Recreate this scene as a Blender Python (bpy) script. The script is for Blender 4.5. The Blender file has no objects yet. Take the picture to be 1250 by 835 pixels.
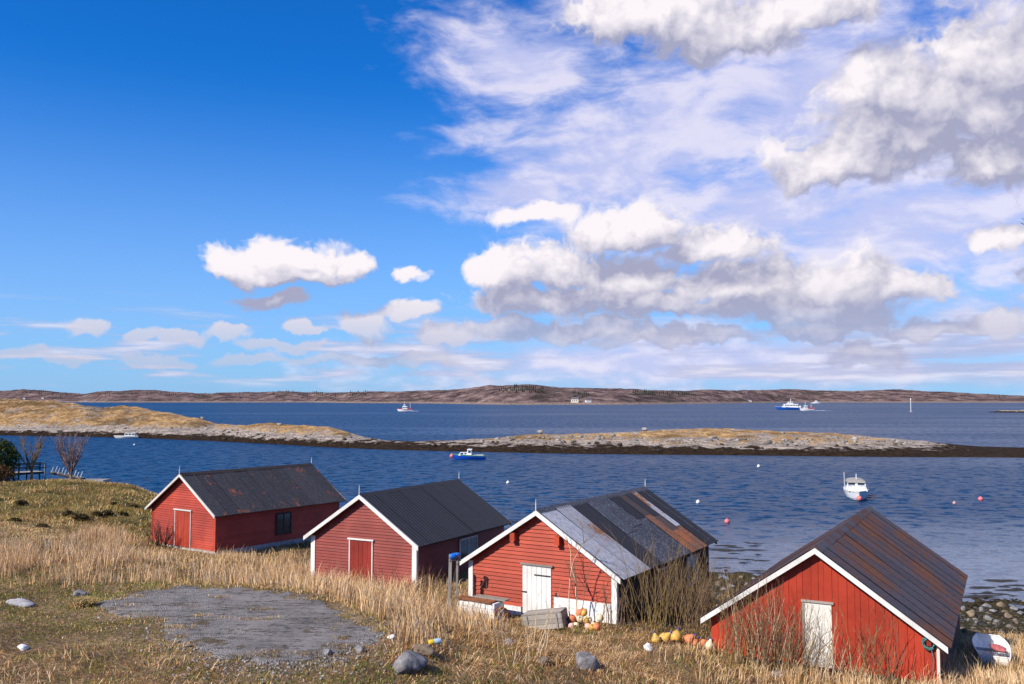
import bpy, math, random
import numpy as np
from mathutils import Vector, Matrix

random.seed(7)
rng = np.random.default_rng(7)
sc = bpy.context.scene
col = sc.collection

# ------------------------------------------------------------------ camera
F, CX, CY, HZN = 1100.0, 625.0, 417.5, 488.0      # focal length, centre and horizon in photo pixels
CAM = np.array([0.0, 0.0, 11.0])
PITCH = math.atan2(HZN - CY, F)
cam = bpy.data.cameras.new('camera')
cam.sensor_width = 36.0
cam.lens = 36.0 * F / 1250.0
cam.clip_start = 0.2
cam.clip_end = 60000.0
camo = bpy.data.objects.new('camera', cam)
col.objects.link(camo)
camo.location = CAM
camo.rotation_euler = (math.pi / 2 + PITCH, 0, 0)
sc.camera = camo
CP, SP = math.cos(PITCH), math.sin(PITCH)

def ray(px, py):
    a = (px - CX) / F; b = (CY - py) / F
    return np.array([a, CP - b * SP, SP + b * CP])
def at(px, py, Y):                    # point on the pixel's ray at distance Y ahead
    d = ray(px, py); return CAM + d * (Y / d[1])
def onz(px, py, z=0.0):               # where the pixel's ray meets height z
    d = ray(px, py); return CAM + d * ((z - CAM[2]) / d[2])
def topx(x, y, z):
    yc = y * CP + (z - CAM[2]) * SP; zc = -y * SP + (z - CAM[2]) * CP
    return CX + F * x / yc, CY - F * zc / yc

# ------------------------------------------------------------------ sun and exposure
SUN_EL = math.radians(39)
s_h = np.array([-0.80, -0.60])
SUN = np.array([s_h[0] * math.cos(SUN_EL), s_h[1] * math.cos(SUN_EL), math.sin(SUN_EL)])
sl = bpy.data.lights.new('sun', 'SUN')
sl.energy = 5.0
sl.angle = math.radians(0.5)
sl.color = (1.0, 0.915, 0.78)
so = bpy.data.objects.new('sun', sl)
col.objects.link(so)
so.rotation_euler = Vector(-SUN).to_track_quat('-Z', 'Y').to_euler()
so.location = (-60, -50, 80)
sc.view_settings.view_transform = 'Standard'
sc.view_settings.look = 'None'
sc.view_settings.exposure = 0.38
sc.view_settings.gamma = 1.0
sc.view_settings.use_curve_mapping = False
sc.cycles.max_bounces = 6
sc.cycles.diffuse_bounces = 2
sc.cycles.glossy_bounces = 3
sc.cycles.transmission_bounces = 3
sc.cycles.transparent_max_bounces = 6
sc.cycles.use_denoising = True

# ------------------------------------------------------------------ node helpers
class NT:
    def __init__(s, tree): s.t = tree; s.n = tree.nodes; s.l = tree.links
    def new(s, typ, **kw):
        n = s.n.new(typ)
        for k, v in kw.items(): setattr(n, k, v)
        return n
    def put(s, sock, v):
        if hasattr(v, 'is_linked') or isinstance(v, bpy.types.NodeSocket): s.l.new(v, sock)
        else:
            if isinstance(v, (tuple, list)) and len(v) == 3 and sock.type == 'RGBA': v = (*v, 1)
            sock.default_value = v
    def math(s, op, a, b=None, c=None, clamp=False):
        n = s.new('ShaderNodeMath', operation=op, use_clamp=clamp)
        s.put(n.inputs[0], a)
        if b is not None: s.put(n.inputs[1], b)
        if c is not None: s.put(n.inputs[2], c)
        return n.outputs[0]
    def vec(s, op, a, b=None, c=None, scale=None):
        n = s.new('ShaderNodeVectorMath', operation=op)
        s.put(n.inputs[0], a)
        if b is not None: s.put(n.inputs[1], b)
        if c is not None: s.put(n.inputs[2], c)
        if scale is not None: s.put(n.inputs['Scale'], scale)
        return n.outputs['Value'] if op in ('DOT_PRODUCT', 'LENGTH', 'DISTANCE') else n.outputs[0]
    def noise(s, v, scale, detail=3, rough=0.5, dim='3D', dist=0.0, out='Fac', lac=2.0):
        n = s.new('ShaderNodeTexNoise', noise_dimensions=dim)
        s.put(n.inputs['Vector'], v)
        n.inputs['Scale'].default_value = scale; n.inputs['Detail'].default_value = detail
        n.inputs['Roughness'].default_value = rough; n.inputs['Distortion'].default_value = dist
        n.inputs['Lacunarity'].default_value = lac
        return n.outputs[out]
    def mix(s, f, a, b, blend='MIX'):
        n = s.new('ShaderNodeMix', data_type='RGBA', blend_type=blend)
        s.put(n.inputs[0], f); s.put(n.inputs[6], a); s.put(n.inputs[7], b)
        return n.outputs[2]
    def step(s, v, lo, hi, a=0.0, b=1.0, smooth=True):
        n = s.new('ShaderNodeMapRange', interpolation_type='SMOOTHSTEP' if smooth else 'LINEAR')
        s.put(n.inputs[0], v)
        for i, x in enumerate((lo, hi, a, b)): s.put(n.inputs[i + 1], x)
        return n.outputs[0]
    def mapping(s, v, scale=(1, 1, 1), rot=(0, 0, 0), loc=(0, 0, 0)):
        n = s.new('ShaderNodeMapping')
        s.put(n.inputs[0], v)
        n.inputs['Location'].default_value = loc; n.inputs['Rotation'].default_value = rot; n.inputs['Scale'].default_value = scale
        return n.outputs[0]
    def sep(s, v):
        n = s.new('ShaderNodeSeparateXYZ'); s.put(n.inputs[0], v); return n.outputs
    def comb(s, x, y, z):
        n = s.new('ShaderNodeCombineXYZ')
        for i, v in enumerate((x, y, z)): s.put(n.inputs[i], v)
        return n.outputs[0]

# ------------------------------------------------------------------ sky: Nishita air with procedural clouds at infinity
# sky coordinates: (azimuth, elevation) in units of 1/11 rad, about 100 photo pixels
def skyc(px, py):
    d = ray(px, py); d = d / np.linalg.norm(d)
    return math.atan2(d[0], d[1]) * 11.0, math.asin(d[2]) * 11.0

CUMULUS = [  # photo x, y, half width, half height of each puff
    (290, 324, 38, 27), (335, 318, 46, 28), (390, 318, 48, 27), (430, 326, 30, 19), (355, 336, 90, 15),
    (330, 366, 42, 12), (500, 333, 26, 12), (108, 398, 18, 12), (40, 431, 34, 7), (365, 397, 20, 8),
    (440, 402, 46, 17), (502, 384, 26, 13), (228, 408, 30, 8), (282, 404, 36, 11), (178, 411, 20, 6), (345, 421, 40, 8), (198, 440, 34, 8),
    (548, 412, 46, 13), (305, 440, 46, 7), (390, 441, 44, 8), (450, 438, 40, 8), (515, 441, 48, 9), (95, 437, 28, 6),
    (612, 326, 46, 36), (672, 322, 66, 38), (760, 278, 90, 32), (780, 338, 84, 36), (868, 296, 70, 32),
    (905, 342, 92, 40), (1022, 342, 76, 44), (1100, 350, 52, 24), (960, 372, 130, 30), (800, 372, 130, 26),
    (660, 366, 110, 22), (700, 402, 110, 15), (616, 402, 50, 17), (830, 414, 90, 13), (1010, 398, 90, 17),
    (1052, 432, 62, 14), (1222, 390, 60, 19), (1135, 402, 70, 13),
    (1120, 130, 120, 66), (1206, 96, 96, 96), (1030, 190, 90, 36), (1226, 186, 80, 46), (1076, 96, 70, 42),
    (985, 216, 50, 18), (770, 18, 100, 40), (880, 26, 110, 50), (975, 6, 96, 34), (655, 262, 40, 15), (1230, 284, 44, 14),
    (1420, 330, 120, 60), (1500, 120, 180, 110), (-230, 410, 120, 22), (-420, 330, 90, 34),
]
CIRRUS = [
    (750, 195, 180, 95), (635, 75, 130, 62), (640, 235, 90, 36), (830, 150, 130, 100), (1000, 110, 190, 120),
    (1100, 270, 260, 85), (940, 255, 180, 70), (860, 440, 420, 40), (1350, 150, 300, 240),
    (1000, -180, 420, 190), (640, -230, 220, 120), (1500, -500, 600, 400),
]
world = bpy.data.worlds.new('World')
sc.world = world
world.use_nodes = True
world.cycles.sampling_method = 'MANUAL'
world.cycles.sample_map_resolution = 512
W = NT(world.node_tree)
W.n.clear()

def blob_field(T, q, blobs, soft, flat=False):
    out = None
    for (px, py, rx, ry) in blobs:
        c = skyc(px, py); ix, iy = 100.0 / rx, 100.0 / ry
        if flat and rx * ry > 1100:        # big heaps: domed above, flat below
            cy_ = c[1] - 0.25 * ry / 100.0; iy *= 0.86
            v = T.vec('MULTIPLY_ADD', q, (ix, iy, 0.0), (-c[0] * ix, -cy_ * iy, 0.0))
            v = T.vec('MAXIMUM', v, T.vec('MULTIPLY', v, (-1.0, -2.0, 0.0)))
        else:
            v = T.vec('MULTIPLY_ADD', q, (ix, iy, 0.0), (-c[0] * ix, -c[1] * iy, 0.0))
        d = T.vec('LENGTH', v)
        out = d if out is None else T.math('SMOOTH_MIN', out, d, soft)
    return T.math('SUBTRACT', 1.0, out)

def field_group(name, blobs, warp2, detail, grow):
    g = bpy.data.node_groups.new(name, 'ShaderNodeTree')
    g.interface.new_socket('Q', in_out='INPUT', socket_type='NodeSocketVector')
    g.interface.new_socket('F', in_out='OUTPUT', socket_type='NodeSocketFloat')
    G = NT(g)
    gi = G.new('NodeGroupInput'); go = G.new('NodeGroupOutput')
    q = gi.outputs[0]
    w1 = G.noise(q, 1.1, 1, 0.55, '2D', out='Color')
    qq = G.vec('MULTIPLY_ADD', G.vec('SUBTRACT', w1, (0.5, 0.5, 0.5)), (0.60, 0.34, 0), q)
    if warp2:
        w2 = G.noise(q, 4.2, 2, 0.6, '2D', out='Color')
        qq = G.vec('MULTIPLY_ADD', G.vec('SUBTRACT', w2, (0.5, 0.5, 0.5)), (0.20, 0.15, 0), qq)
    b = blob_field(G, qq, [(x, y, rx * grow, ry * grow) for x, y, rx, ry in blobs], 0.16, True)
    n1 = G.noise(qq, 2.3, detail, 0.53, '2D')
    n2 = G.noise(G.vec('MULTIPLY', qq, (1.0, 1.25, 1.0)), 3.4, min(detail, 4), 0.5, '2D')
    bil = G.math('ABSOLUTE', G.math('SUBTRACT', n2, 0.5))
    f = G.math('MAXIMUM', b, -1.2)
    f = G.math('MULTIPLY_ADD', G.math('SUBTRACT', n1, 0.5), 0.95, f)
    f = G.math('MULTIPLY_ADD', G.math('SUBTRACT', 0.12, bil), 0.85, f)
    G.l.new(f, go.inputs[0])
    return g
g_full = field_group('cumulus_field', CUMULUS, True, 7, 1.10)
g_soft = field_group('cumulus_light', [q for q in CUMULUS if q[2] * q[3] > 600], False, 2.5, 1.12)

tc = W.new('ShaderNodeTexCoord')
D = W.vec('NORMALIZE', tc.outputs['Generated'])
x, y, z = W.sep(D)
az = W.math('ARCTAN2', x, y)
el = W.math('ARCSINE', z)
Q = W.comb(W.math('MULTIPLY', az, 11.0), W.math('MULTIPLY', el, 11.0), 0.0)

sky = W.new('ShaderNodeTexSky', sky_type='NISHITA', sun_disc=False)
sky.sun_elevation = SUN_EL
sky.sun_rotation = math.atan2(s_h[0], s_h[1])
sky.air_density = 1.0; sky.dust_density = 0.35; sky.ozone_density = 3.0; sky.altitude = 0
SKY_STRENGTH = 0.077
hs = W.new('ShaderNodeHueSaturation')
hs.inputs['Hue'].default_value = 0.497; hs.inputs['Saturation'].default_value = 1.30; hs.inputs['Value'].default_value = 1.0
W.l.new(sky.outputs[0], hs.inputs['Color'])
air = W.mix(1.0, hs.outputs[0], (0.20, 0.97, 1.68, 1), 'MULTIPLY')

def cum(grp, qv):
    n = W.new('ShaderNodeGroup'); n.node_tree = grp
    W.l.new(qv, n.inputs[0]); return n.outputs[0]
f0 = cum(g_full, Q)
f1 = cum(g_soft, W.vec('ADD', Q, (-0.20, 0.36, 0.0)))
a_c = W.step(f0, -0.02, 0.40)
nb0 = W.noise(Q, 2.6, 6, 0.58, '2D'); nb1 = W.noise(W.vec('ADD', Q, (-0.07, 0.09, 0.0)), 2.6, 4, 0.55, '2D')
lit = W.math('MULTIPLY_ADD', W.math('SUBTRACT', W.math('MINIMUM', f0, 0.8), f1), 1.0, 0.22)
lit = W.math('MULTIPLY_ADD', W.math('SUBTRACT', nb0, nb1), 0.75, lit, clamp=True)
lit = W.math('MULTIPLY', lit, W.step(el, 0.03, 0.15, 0.36, 1.0))
a_c = W.math('MULTIPLY', a_c, W.step(el, 0.02, 0.12, 0.48, 1.0))
K = 10.0
c_cum = W.mix(lit, (0.39 * K, 0.40 * K, 0.56 * K, 1), (0.98 * K, 0.92 * K, 0.96 * K, 1))

# high thin sheets, combed out along one direction
m = blob_field(W, Q, CIRRUS, 0.25)
qc = W.mapping(Q, scale=(0.75, 1.9, 1), rot=(0, 0, math.radians(-18)))
wob = W.noise(Q, 0.7, 2, 0.5, '2D', out='Color')
qc = W.vec('MULTIPLY_ADD', W.vec('SUBTRACT', wob, (0.5, 0.5, 0.5)), (0.5, 0.6, 0), qc)
nc = W.noise(qc, 1.25, 8, 0.60, '2D', dist=0.12)
ci = W.math('MULTIPLY_ADD', W.math('SUBTRACT', nc, 0.5), 1.9, W.math('ADD', W.math('MAXIMUM', m, -1.0), 0.34))
a_ci = W.math('MULTIPLY', W.step(ci, -0.05, 1.05), 0.90)
c_ci = W.mix(W.step(nc, 0.40, 0.66), (0.58 * K, 0.61 * K, 0.90 * K, 1), (0.82 * K, 0.79 * K, 0.95 * K, 1))

# thin broken layers low over the horizon, all round
ql = W.comb(W.math('MULTIPLY', az, 6.0), W.math('MULTIPLY', el, 62.0), 3.0)
nl = W.noise(ql, 1.0, 6, 0.56, '2D')
cover = W.noise(W.comb(W.math('MULTIPLY', az, 3.0), 1.7, 0.0), 1.0, 1, 0.5, '2D')
band = W.math('MULTIPLY', W.step(el, 0.004, 0.03), W.step(el, 0.115, 0.055))
rightish = W.step(az, -0.5, 0.25, 0.0, 0.12)
low = W.math('ADD', W.math('ADD', nl, W.math('MULTIPLY', W.math('SUBTRACT', cover, 0.5), 0.25)), rightish)
a_l = W.math('MULTIPLY', W.math('MULTIPLY', W.step(low, 0.50, 0.70), band), 0.80)
c_l = W.mix(W.step(nl, 0.5, 0.8), (0.46 * K, 0.50 * K, 0.74 * K, 1), (0.90 * K, 0.86 * K, 0.95 * K, 1))
veil = W.math('MULTIPLY', W.step(el, 0.36, -0.02), 0.66)

# clouds scattered over the rest of the sky, out of the picture
qn = W.vec('DIVIDE', D, W.comb(W.math('ADD', z, 0.25), W.math('ADD', z, 0.25), W.math('ADD', z, 0.25)))
ng = W.noise(qn, 1.6, 7, 0.55)
away = W.math('MAXIMUM', W.step(W.math('ABSOLUTE', az), 0.75, 1.2), W.step(el, 0.55, 0.9))
a_g = W.math('MULTIPLY', W.math('MULTIPLY', W.step(ng, 0.58, 0.70), away), W.step(el, 0.03, 0.12))
c_g = W.mix(W.step(ng, 0.52, 0.72), (0.92 * K, 0.90 * K, 0.98 * K, 1), (0.50 * K, 0.51 * K, 0.66 * K, 1))

c = W.mix(veil, air, (0.40 * K, 0.57 * K, 0.98 * K, 1))
c = W.mix(a_ci, c, c_ci)
c = W.mix(a_g, c, c_g)
c = W.mix(a_l, c, c_l)
c = W.mix(a_c, c, c_cum)
bg = W.new('ShaderNodeBackground')
W.l.new(c, bg.inputs['Color']); bg.inputs['Strength'].default_value = SKY_STRENGTH
wo = W.new('ShaderNodeOutputWorld')
W.l.new(bg.outputs[0], wo.inputs['Surface'])

# ------------------------------------------------------------------ mesh helpers
def link(o, parent=None):
    col.objects.link(o)
    if parent is not None: o.parent = parent
    return o
def tag(o, label=None, cat=None, group=None, kind=None):
    if label: o['label'] = label
    if cat: o['category'] = cat
    if group: o['group'] = group
    if kind: o['kind'] = kind
    return o
def empty(name, loc=(0, 0, 0), rz=0.0):
    o = bpy.data.objects.new(name, None); o.empty_display_size = 0.3
    col.objects.link(o); o.location = loc; o.rotation_euler = (0, 0, rz)
    return o
def mesh_obj(name, v, f, mat, parent=None, smooth=False):
    me = bpy.data.meshes.new(name)
    me.from_pydata([tuple(map(float, p)) for p in v], [], [tuple(map(int, q)) for q in f])
    me.materials.append(mat)
    if smooth: me.polygons.foreach_set('use_smooth', [True] * len(me.polygons))
    me.update()
    return link(bpy.data.objects.new(name, me), parent)
def np_mesh(name, v, f, mat, parent=None, smooth=False, color=None):
    """v (n,3), f (m,k) arrays with equal corner counts."""
    me = bpy.data.meshes.new(name)
    v = np.asarray(v, np.float32); f = np.asarray(f, np.int32)
    me.vertices.add(len(v)); me.vertices.foreach_set('co', v.ravel())
    k = f.shape[1]
    me.loops.add(f.size); me.loops.foreach_set('vertex_index', f.ravel())
    me.polygons.add(len(f)); me.polygons.foreach_set('loop_start', np.arange(0, f.size, k, dtype=np.int32))
    me.polygons.foreach_set('loop_total', np.full(len(f), k, np.int32))
    if smooth: me.polygons.foreach_set('use_smooth', np.ones(len(f), bool))
    me.materials.append(mat)
    if color is not None:
        a = me.color_attributes.new('tint', 'FLOAT_COLOR', 'POINT')
        c4 = np.ones((len(v), 4), np.float32); c4[:, :3] = color
        a.data.foreach_set('color', c4.ravel())
    me.update(calc_edges=True)
    return link(bpy.data.objects.new(name, me), parent)

class MB:
    def __init__(s): s.v = []; s.f = []
    def add(s, v, f):
        n = len(s.v); s.v += [tuple(p) for p in v]; s.f += [tuple(i + n for i in q) for q in f]; return s
    def box(s, x0, x1, y0, y1, z0, z1):
        v = [(x, y, z) for z in (z0, z1) for y in (y0, y1) for x in (x0, x1)]
        return s.add(v, [(0, 2, 3, 1), (4, 5, 7, 6), (0, 1, 5, 4), (2, 6, 7, 3), (0, 4, 6, 2), (1, 3, 7, 5)])
    def hexa(s, lo, hi):              # two quads, bottom and top, same winding
        return s.add(list(lo) + list(hi), [(3, 2, 1, 0), (4, 5, 6, 7), (0, 1, 5, 4), (1, 2, 6, 5), (2, 3, 7, 6), (3, 0, 4, 7)])
    def bar(s, a, b, w, h=None, up=(0, 0, 1)):
        a = Vector(a); b = Vector(b); h = w if h is None else h
        d = (b - a).normalized(); u = Vector(up)
        if abs(d.dot(u)) > 0.98: u = Vector((0, 1, 0))
        r = d.cross(u).normalized() * (w / 2); t = r.cross(d).normalized() * (h / 2)
        return s.hexa([a - r - t, a + r - t, a + r + t, a - r + t], [b - r - t, b + r - t, b + r + t, b - r + t])
    def tube(s, pts, rad, n=5, cap=True):
        pts = [Vector(p) for p in pts]; base = len(s.v); m = len(pts)
        rad = [rad] * m if not hasattr(rad, '__len__') else rad
        ref = Vector((0.31, 0.17, 0.93))
        for i, p in enumerate(pts):
            d = (pts[min(i + 1, m - 1)] - pts[max(i - 1, 0)]).normalized()
            u = ref if abs(d.dot(ref)) < 0.95 else Vector((1, 0, 0))
            a = d.cross(u).normalized(); b = d.cross(a)
            for k in range(n):
                t = 2 * math.pi * k / n
                s.v.append(tuple(p + (a * math.cos(t) + b * math.sin(t)) * rad[i]))
        for i in range(m - 1):
            for k in range(n):
                q = base + i * n; k2 = (k + 1) % n
                s.f.append((q + k, q + k2, q + n + k2, q + n + k))
        if cap:
            s.f.append(tuple(base + k for k in range(n))[::-1]); s.f.append(tuple(base + (m - 1) * n + k for k in range(n)))
        return s
    def prism(s, poly, axis, a, b):   # polygon of (u, w) extruded along axis x/y from a to b
        n = len(poly); v = []
        for t in (a, b):
            for (u, w) in poly:
                v.append((t, u, w) if axis == 'x' else ((u, t, w) if axis == 'y' else (u, w, t)))
        f = [tuple(range(n)), tuple(range(2 * n - 1, n - 1, -1))]
        for i in range(n): j = (i + 1) % n; f.append((i, i + n, j + n, j))
        return s.add(v, f)
    def lathe(s, prof, n=12, c=(0, 0, 0)):   # profile of (r, z)
        base = len(s.v); m = len(prof)
        for (r, z) in prof:
            for k in range(n):
                t = 2 * math.pi * k / n; s.v.append((c[0] + r * math.cos(t), c[1] + r * math.sin(t), c[2] + z))
        for i in range(m - 1):
            for k in range(n):
                q = base + i * n; k2 = (k + 1) % n; s.f.append((q + k, q + k2, q + n + k2, q + n + k))
        return s
    def build(s, name, mat, parent=None, smooth=False): return mesh_obj(name, s.v, s.f, mat, parent, smooth)

# value noise in numpy, for terrain and scatter
_perm = rng.random((256, 256))
def vnoise(x, y):
    xi = np.floor(x).astype(int); yi = np.floor(y).astype(int); u = x - xi; v = y - yi
    u = u * u * (3 - 2 * u); v = v * v * (3 - 2 * v)
    g = lambda a, b: _perm[a & 255, b & 255]
    return (g(xi, yi) * (1 - u) + g(xi + 1, yi) * u) * (1 - v) + (g(xi, yi + 1) * (1 - u) + g(xi + 1, yi + 1) * u) * v
def fbm(x, y, o=5, r=0.5):
    t = 0.0; a = 1.0; n = 0.0; k = 1.0
    for i in range(o):
        t = t + a * (vnoise(x * k + 17.3 * i, y * k - 9.1 * i) - 0.5); n += a; a *= r; k *= 2.03
    return t / n * 2
def sstep(e0, e1, x):
    t = np.clip((x - e0) / (e1 - e0), 0, 1); return t * t * (3 - 2 * t)

# ------------------------------------------------------------------ materials
MATS = {}
def new_mat(name):
    m = bpy.data.materials.new(name); m.use_nodes = True
    T = NT(m.node_tree); T.n.clear()
    p = T.new('ShaderNodeBsdfPrincipled'); o = T.new('ShaderNodeOutputMaterial')
    T.l.new(p.outputs[0], o.inputs['Surface'])
    MATS[name] = m
    return m, T, p
def coords(T): return T.new('ShaderNodeTexCoord').outputs['Object']
def plain(name, c, rough=0.6, var=0.15, scale=6.0, metal=0.0, bump=0.0, spec=0.4, rnd=0.0):
    m, T, p = new_mat(name); v = coords(T)
    n = T.noise(v, scale, 4, 0.6)
    f = T.math('MULTIPLY_ADD', T.math('SUBTRACT', T.step(n, 0.28, 0.72, smooth=False), 0.5), 2 * var, 1.0)
    if rnd:
        oi = T.new('ShaderNodeObjectInfo')
        f = T.math('MULTIPLY', f, T.math('MULTIPLY_ADD', oi.outputs['Random'], 2 * rnd, 1 - rnd))
    cc = T.vec('SCALE', c, scale=f)
    T.l.new(cc, p.inputs['Base Color'])
    p.inputs['Roughness'].default_value = rough; p.inputs['Metallic'].default_value = metal
    p.inputs['Specular IOR Level'].default_value = spec
    if bump:
        b = T.new('ShaderNodeBump'); b.inputs['Strength'].default_value = bump; b.inputs['Distance'].default_value = 0.02
        T.l.new(n, b.inputs['Height']); T.l.new(b.outputs[0], p.inputs['Normal'])
    return m
def paint(name, c, worn, amt=0.5, rough=0.55, grain=(1, 1, 1), rnd=0.12):
    """painted boards: grain, faded and flaked patches, each board a little different"""
    m, T, p = new_mat(name); v = coords(T)
    oi = T.new('ShaderNodeObjectInfo')
    vo = T.vec('ADD', v, T.vec('SCALE', (7.3, 3.1, 5.7), scale=oi.outputs['Random']))
    big = T.noise(v, 0.9, 4, 0.6)
    gr = T.noise(T.mapping(vo, scale=grain), 9.0, 5, 0.65)
    flake = T.noise(T.mapping(vo, scale=grain), 22.0, 4, 0.7)
    f = T.math('MULTIPLY_ADD', T.math('SUBTRACT', gr, 0.5), 0.45, 1.0)
    f = T.math('MULTIPLY', f, T.math('MULTIPLY_ADD', T.math('SUBTRACT', big, 0.5), 1.1, 1.0))
    f = T.math('MULTIPLY', f, T.math('MULTIPLY_ADD', oi.outputs['Random'], 2 * rnd, 1 - rnd))
    cc = T.vec('SCALE', c, scale=f)
    k = T.step(T.math('MULTIPLY_ADD', T.math('SUBTRACT', big, 0.5), 0.7, flake), 0.585, 0.72, 0.0, amt)
    T.l.new(T.mix(k, cc, (*worn, 1)), p.inputs['Base Color'])
    p.inputs['Roughness'].default_value = rough; p.inputs['Specular IOR Level'].default_value = 0.3
    b = T.new('ShaderNodeBump'); b.inputs['Strength'].default_value = 0.35; b.inputs['Distance'].default_value = 0.01
    T.l.new(gr, b.inputs['Height']); T.l.new(b.outputs[0], p.inputs['Normal'])
    return m
def sheet_metal(name, base, rust, lo, hi, streak=(1.2, 9, 9), rough=0.55, metal=0.0, pale=None, pale_amt=0.3, scale=1.0, patch=0.6):
    """old roofing sheet: streaks running down the slope (local x), rust in patches, pale scuffs"""
    m, T, p = new_mat(name); v = coords(T)
    oi = T.new('ShaderNodeObjectInfo')
    vo = T.vec('ADD', v, T.vec('SCALE', (3.3, 8.1, 2.7), scale=oi.outputs['Random']))
    st = T.noise(T.mapping(vo, scale=streak), 1.6 * scale, 6, 0.68)
    pa = T.noise(v, patch, 4, 0.6)
    fi = T.noise(vo, 14.0, 3, 0.6)
    f = T.math('MULTIPLY_ADD', T.math('SUBTRACT', st, 0.5), 2.2, 1.0)
    f = T.math('MULTIPLY', f, T.math('MULTIPLY_ADD', oi.outputs['Random'], 0.35, 0.82))
    cc = T.vec('SCALE', base, scale=f)
    if pale:
        kp = T.step(T.noise(T.mapping(vo, scale=(streak[0] * 1.3, streak[1] * 1.5, streak[2])), 2.3 * scale, 5, 0.7), 0.52, 0.68, 0.0, pale_amt)
        cc = T.mix(kp, cc, (*pale, 1))
    w = T.math('ADD', T.math('MULTIPLY', st, 0.45), T.math('MULTIPLY_ADD', pa, 0.75, T.math('MULTIPLY', fi, 0.15)))
    k = T.step(w, lo, hi)
    rc = T.vec('SCALE', rust, scale=T.math('MULTIPLY_ADD', fi, 1.0, 0.5))
    T.l.new(T.mix(k, cc, rc), p.inputs['Base Color'])
    T.put(p.inputs['Roughness'], T.math('MULTIPLY_ADD', k, 0.9 - rough, rough, clamp=True))
    if metal: T.put(p.inputs['Metallic'], T.math('MULTIPLY', T.math('SUBTRACT', 1.0, k), metal))
    p.inputs['Specular IOR Level'].default_value = 0.35
    b = T.new('ShaderNodeBump'); b.inputs['Strength'].default_value = 0.3; b.inputs['Distance'].default_value = 0.015
    T.l.new(st, b.inputs['Height']); T.l.new(b.outputs[0], p.inputs['Normal'])
    return m

red1 = paint('red_paint_bright', (0.36, 0.048, 0.026), (0.30, 0.09, 0.06), 0.35, grain=(1, 1, 7))
red2 = paint('red_paint_faded', (0.24, 0.042, 0.031), (0.32, 0.13, 0.10), 0.45, grain=(1, 1, 7))
red3 = paint('red_paint_orange', (0.37, 0.052, 0.024), (0.22, 0.05, 0.03), 0.5, grain=(1, 1, 7))
red4 = paint('red_paint_vertical', (0.35, 0.036, 0.016), (0.36, 0.05, 0.03), 0.4, grain=(7, 7, 0.8))
red_dark = paint('red_door_paint', (0.24, 0.028, 0.018), (0.25, 0.06, 0.04), 0.4, grain=(7, 7, 0.8))
white = paint('white_paint', (0.70, 0.68, 0.65), (0.38, 0.34, 0.29), 0.6, grain=(5, 5, 1.2), rnd=0.06)
dull_white = paint('weathered_white_paint', (0.60, 0.57, 0.53), (0.30, 0.27, 0.23), 0.7, grain=(5, 5, 1.2), rnd=0.06)
white_board = paint('cracked_white_board', (0.74, 0.71, 0.64), (0.35, 0.30, 0.24), 0.6, grain=(2, 2, 2), rnd=0.05)
grey_wood = paint('weathered_grey_wood', (0.30, 0.265, 0.23), (0.16, 0.13, 0.10), 0.6, grain=(1, 7, 7), rough=0.8, rnd=0.2)
post_wood = paint('weathered_post_wood', (0.28, 0.25, 0.23), (0.14, 0.12, 0.10), 0.6, grain=(7, 7, 1), rough=0.8)
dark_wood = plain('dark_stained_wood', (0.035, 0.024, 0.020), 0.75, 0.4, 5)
concrete = plain('foundation_concrete', (0.36, 0.34, 0.32), 0.9, 0.35, 4, bump=0.4)
whitewash = plain('whitewashed_stone', (0.72, 0.70, 0.68), 0.85, 0.35, 7, bump=0.8)
glass = plain('dark_window_glass', (0.02, 0.03, 0.04), 0.06, 0.1, 3, spec=0.9)
iron = plain('black_iron', (0.03, 0.03, 0.03), 0.5, 0.3, 20)
rusty = plain('rusted_iron', (0.23, 0.075, 0.025), 0.9, 0.5, 9, bump=0.4)
roof1 = sheet_metal('slate_grey_sheet', (0.030, 0.029, 0.034), (0.20, 0.060, 0.03), 0.75, 0.84, patch=1.3, pale=(0.14, 0.13, 0.14), pale_amt=0.55)
red_core = plain('shadowed_sheathing', (0.10, 0.02, 0.015), 0.9, 0.3, 5)  # wall core: shade of the board gaps put into a darker red
roof2 = sheet_metal('black_ribbed_sheet', (0.009, 0.009, 0.012), (0.05, 0.03, 0.03), 0.95, 1.1, rough=0.42)
roof3_galv = sheet_metal('galvanised_sheet', (0.31, 0.31, 0.34), (0.22, 0.09, 0.035), 0.705, 0.80, streak=(0.35, 7, 7), rough=0.5, pale=(0.52, 0.52, 0.56), pale_amt=0.6)
roof3_black = sheet_metal('tarred_sheet', (0.014, 0.014, 0.018), (0.08, 0.05, 0.04), 0.86, 1.0, rough=0.5)
roof3_slate = sheet_metal('scuffed_dark_sheet', (0.030, 0.032, 0.044), (0.07, 0.05, 0.045), 0.85, 1.0, rough=0.45, pale=(0.34, 0.36, 0.42), pale_amt=0.75)
roof3_brown = sheet_metal('brown_sheet', (0.065, 0.045, 0.038), (0.16, 0.07, 0.03), 0.80, 0.95)
roof3_rust = sheet_metal('rusted_sheet', (0.19, 0.095, 0.062), (0.36, 0.105, 0.028), 0.66, 0.84, rough=0.8)
roof4 = sheet_metal('dark_rust_streaked_sheet', (0.052, 0.043, 0.050), (0.125, 0.052, 0.032), 0.61, 0.76, streak=(0.7, 11, 11), rough=0.5, pale=(0.15, 0.15, 0.20), pale_amt=0.5)

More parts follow.
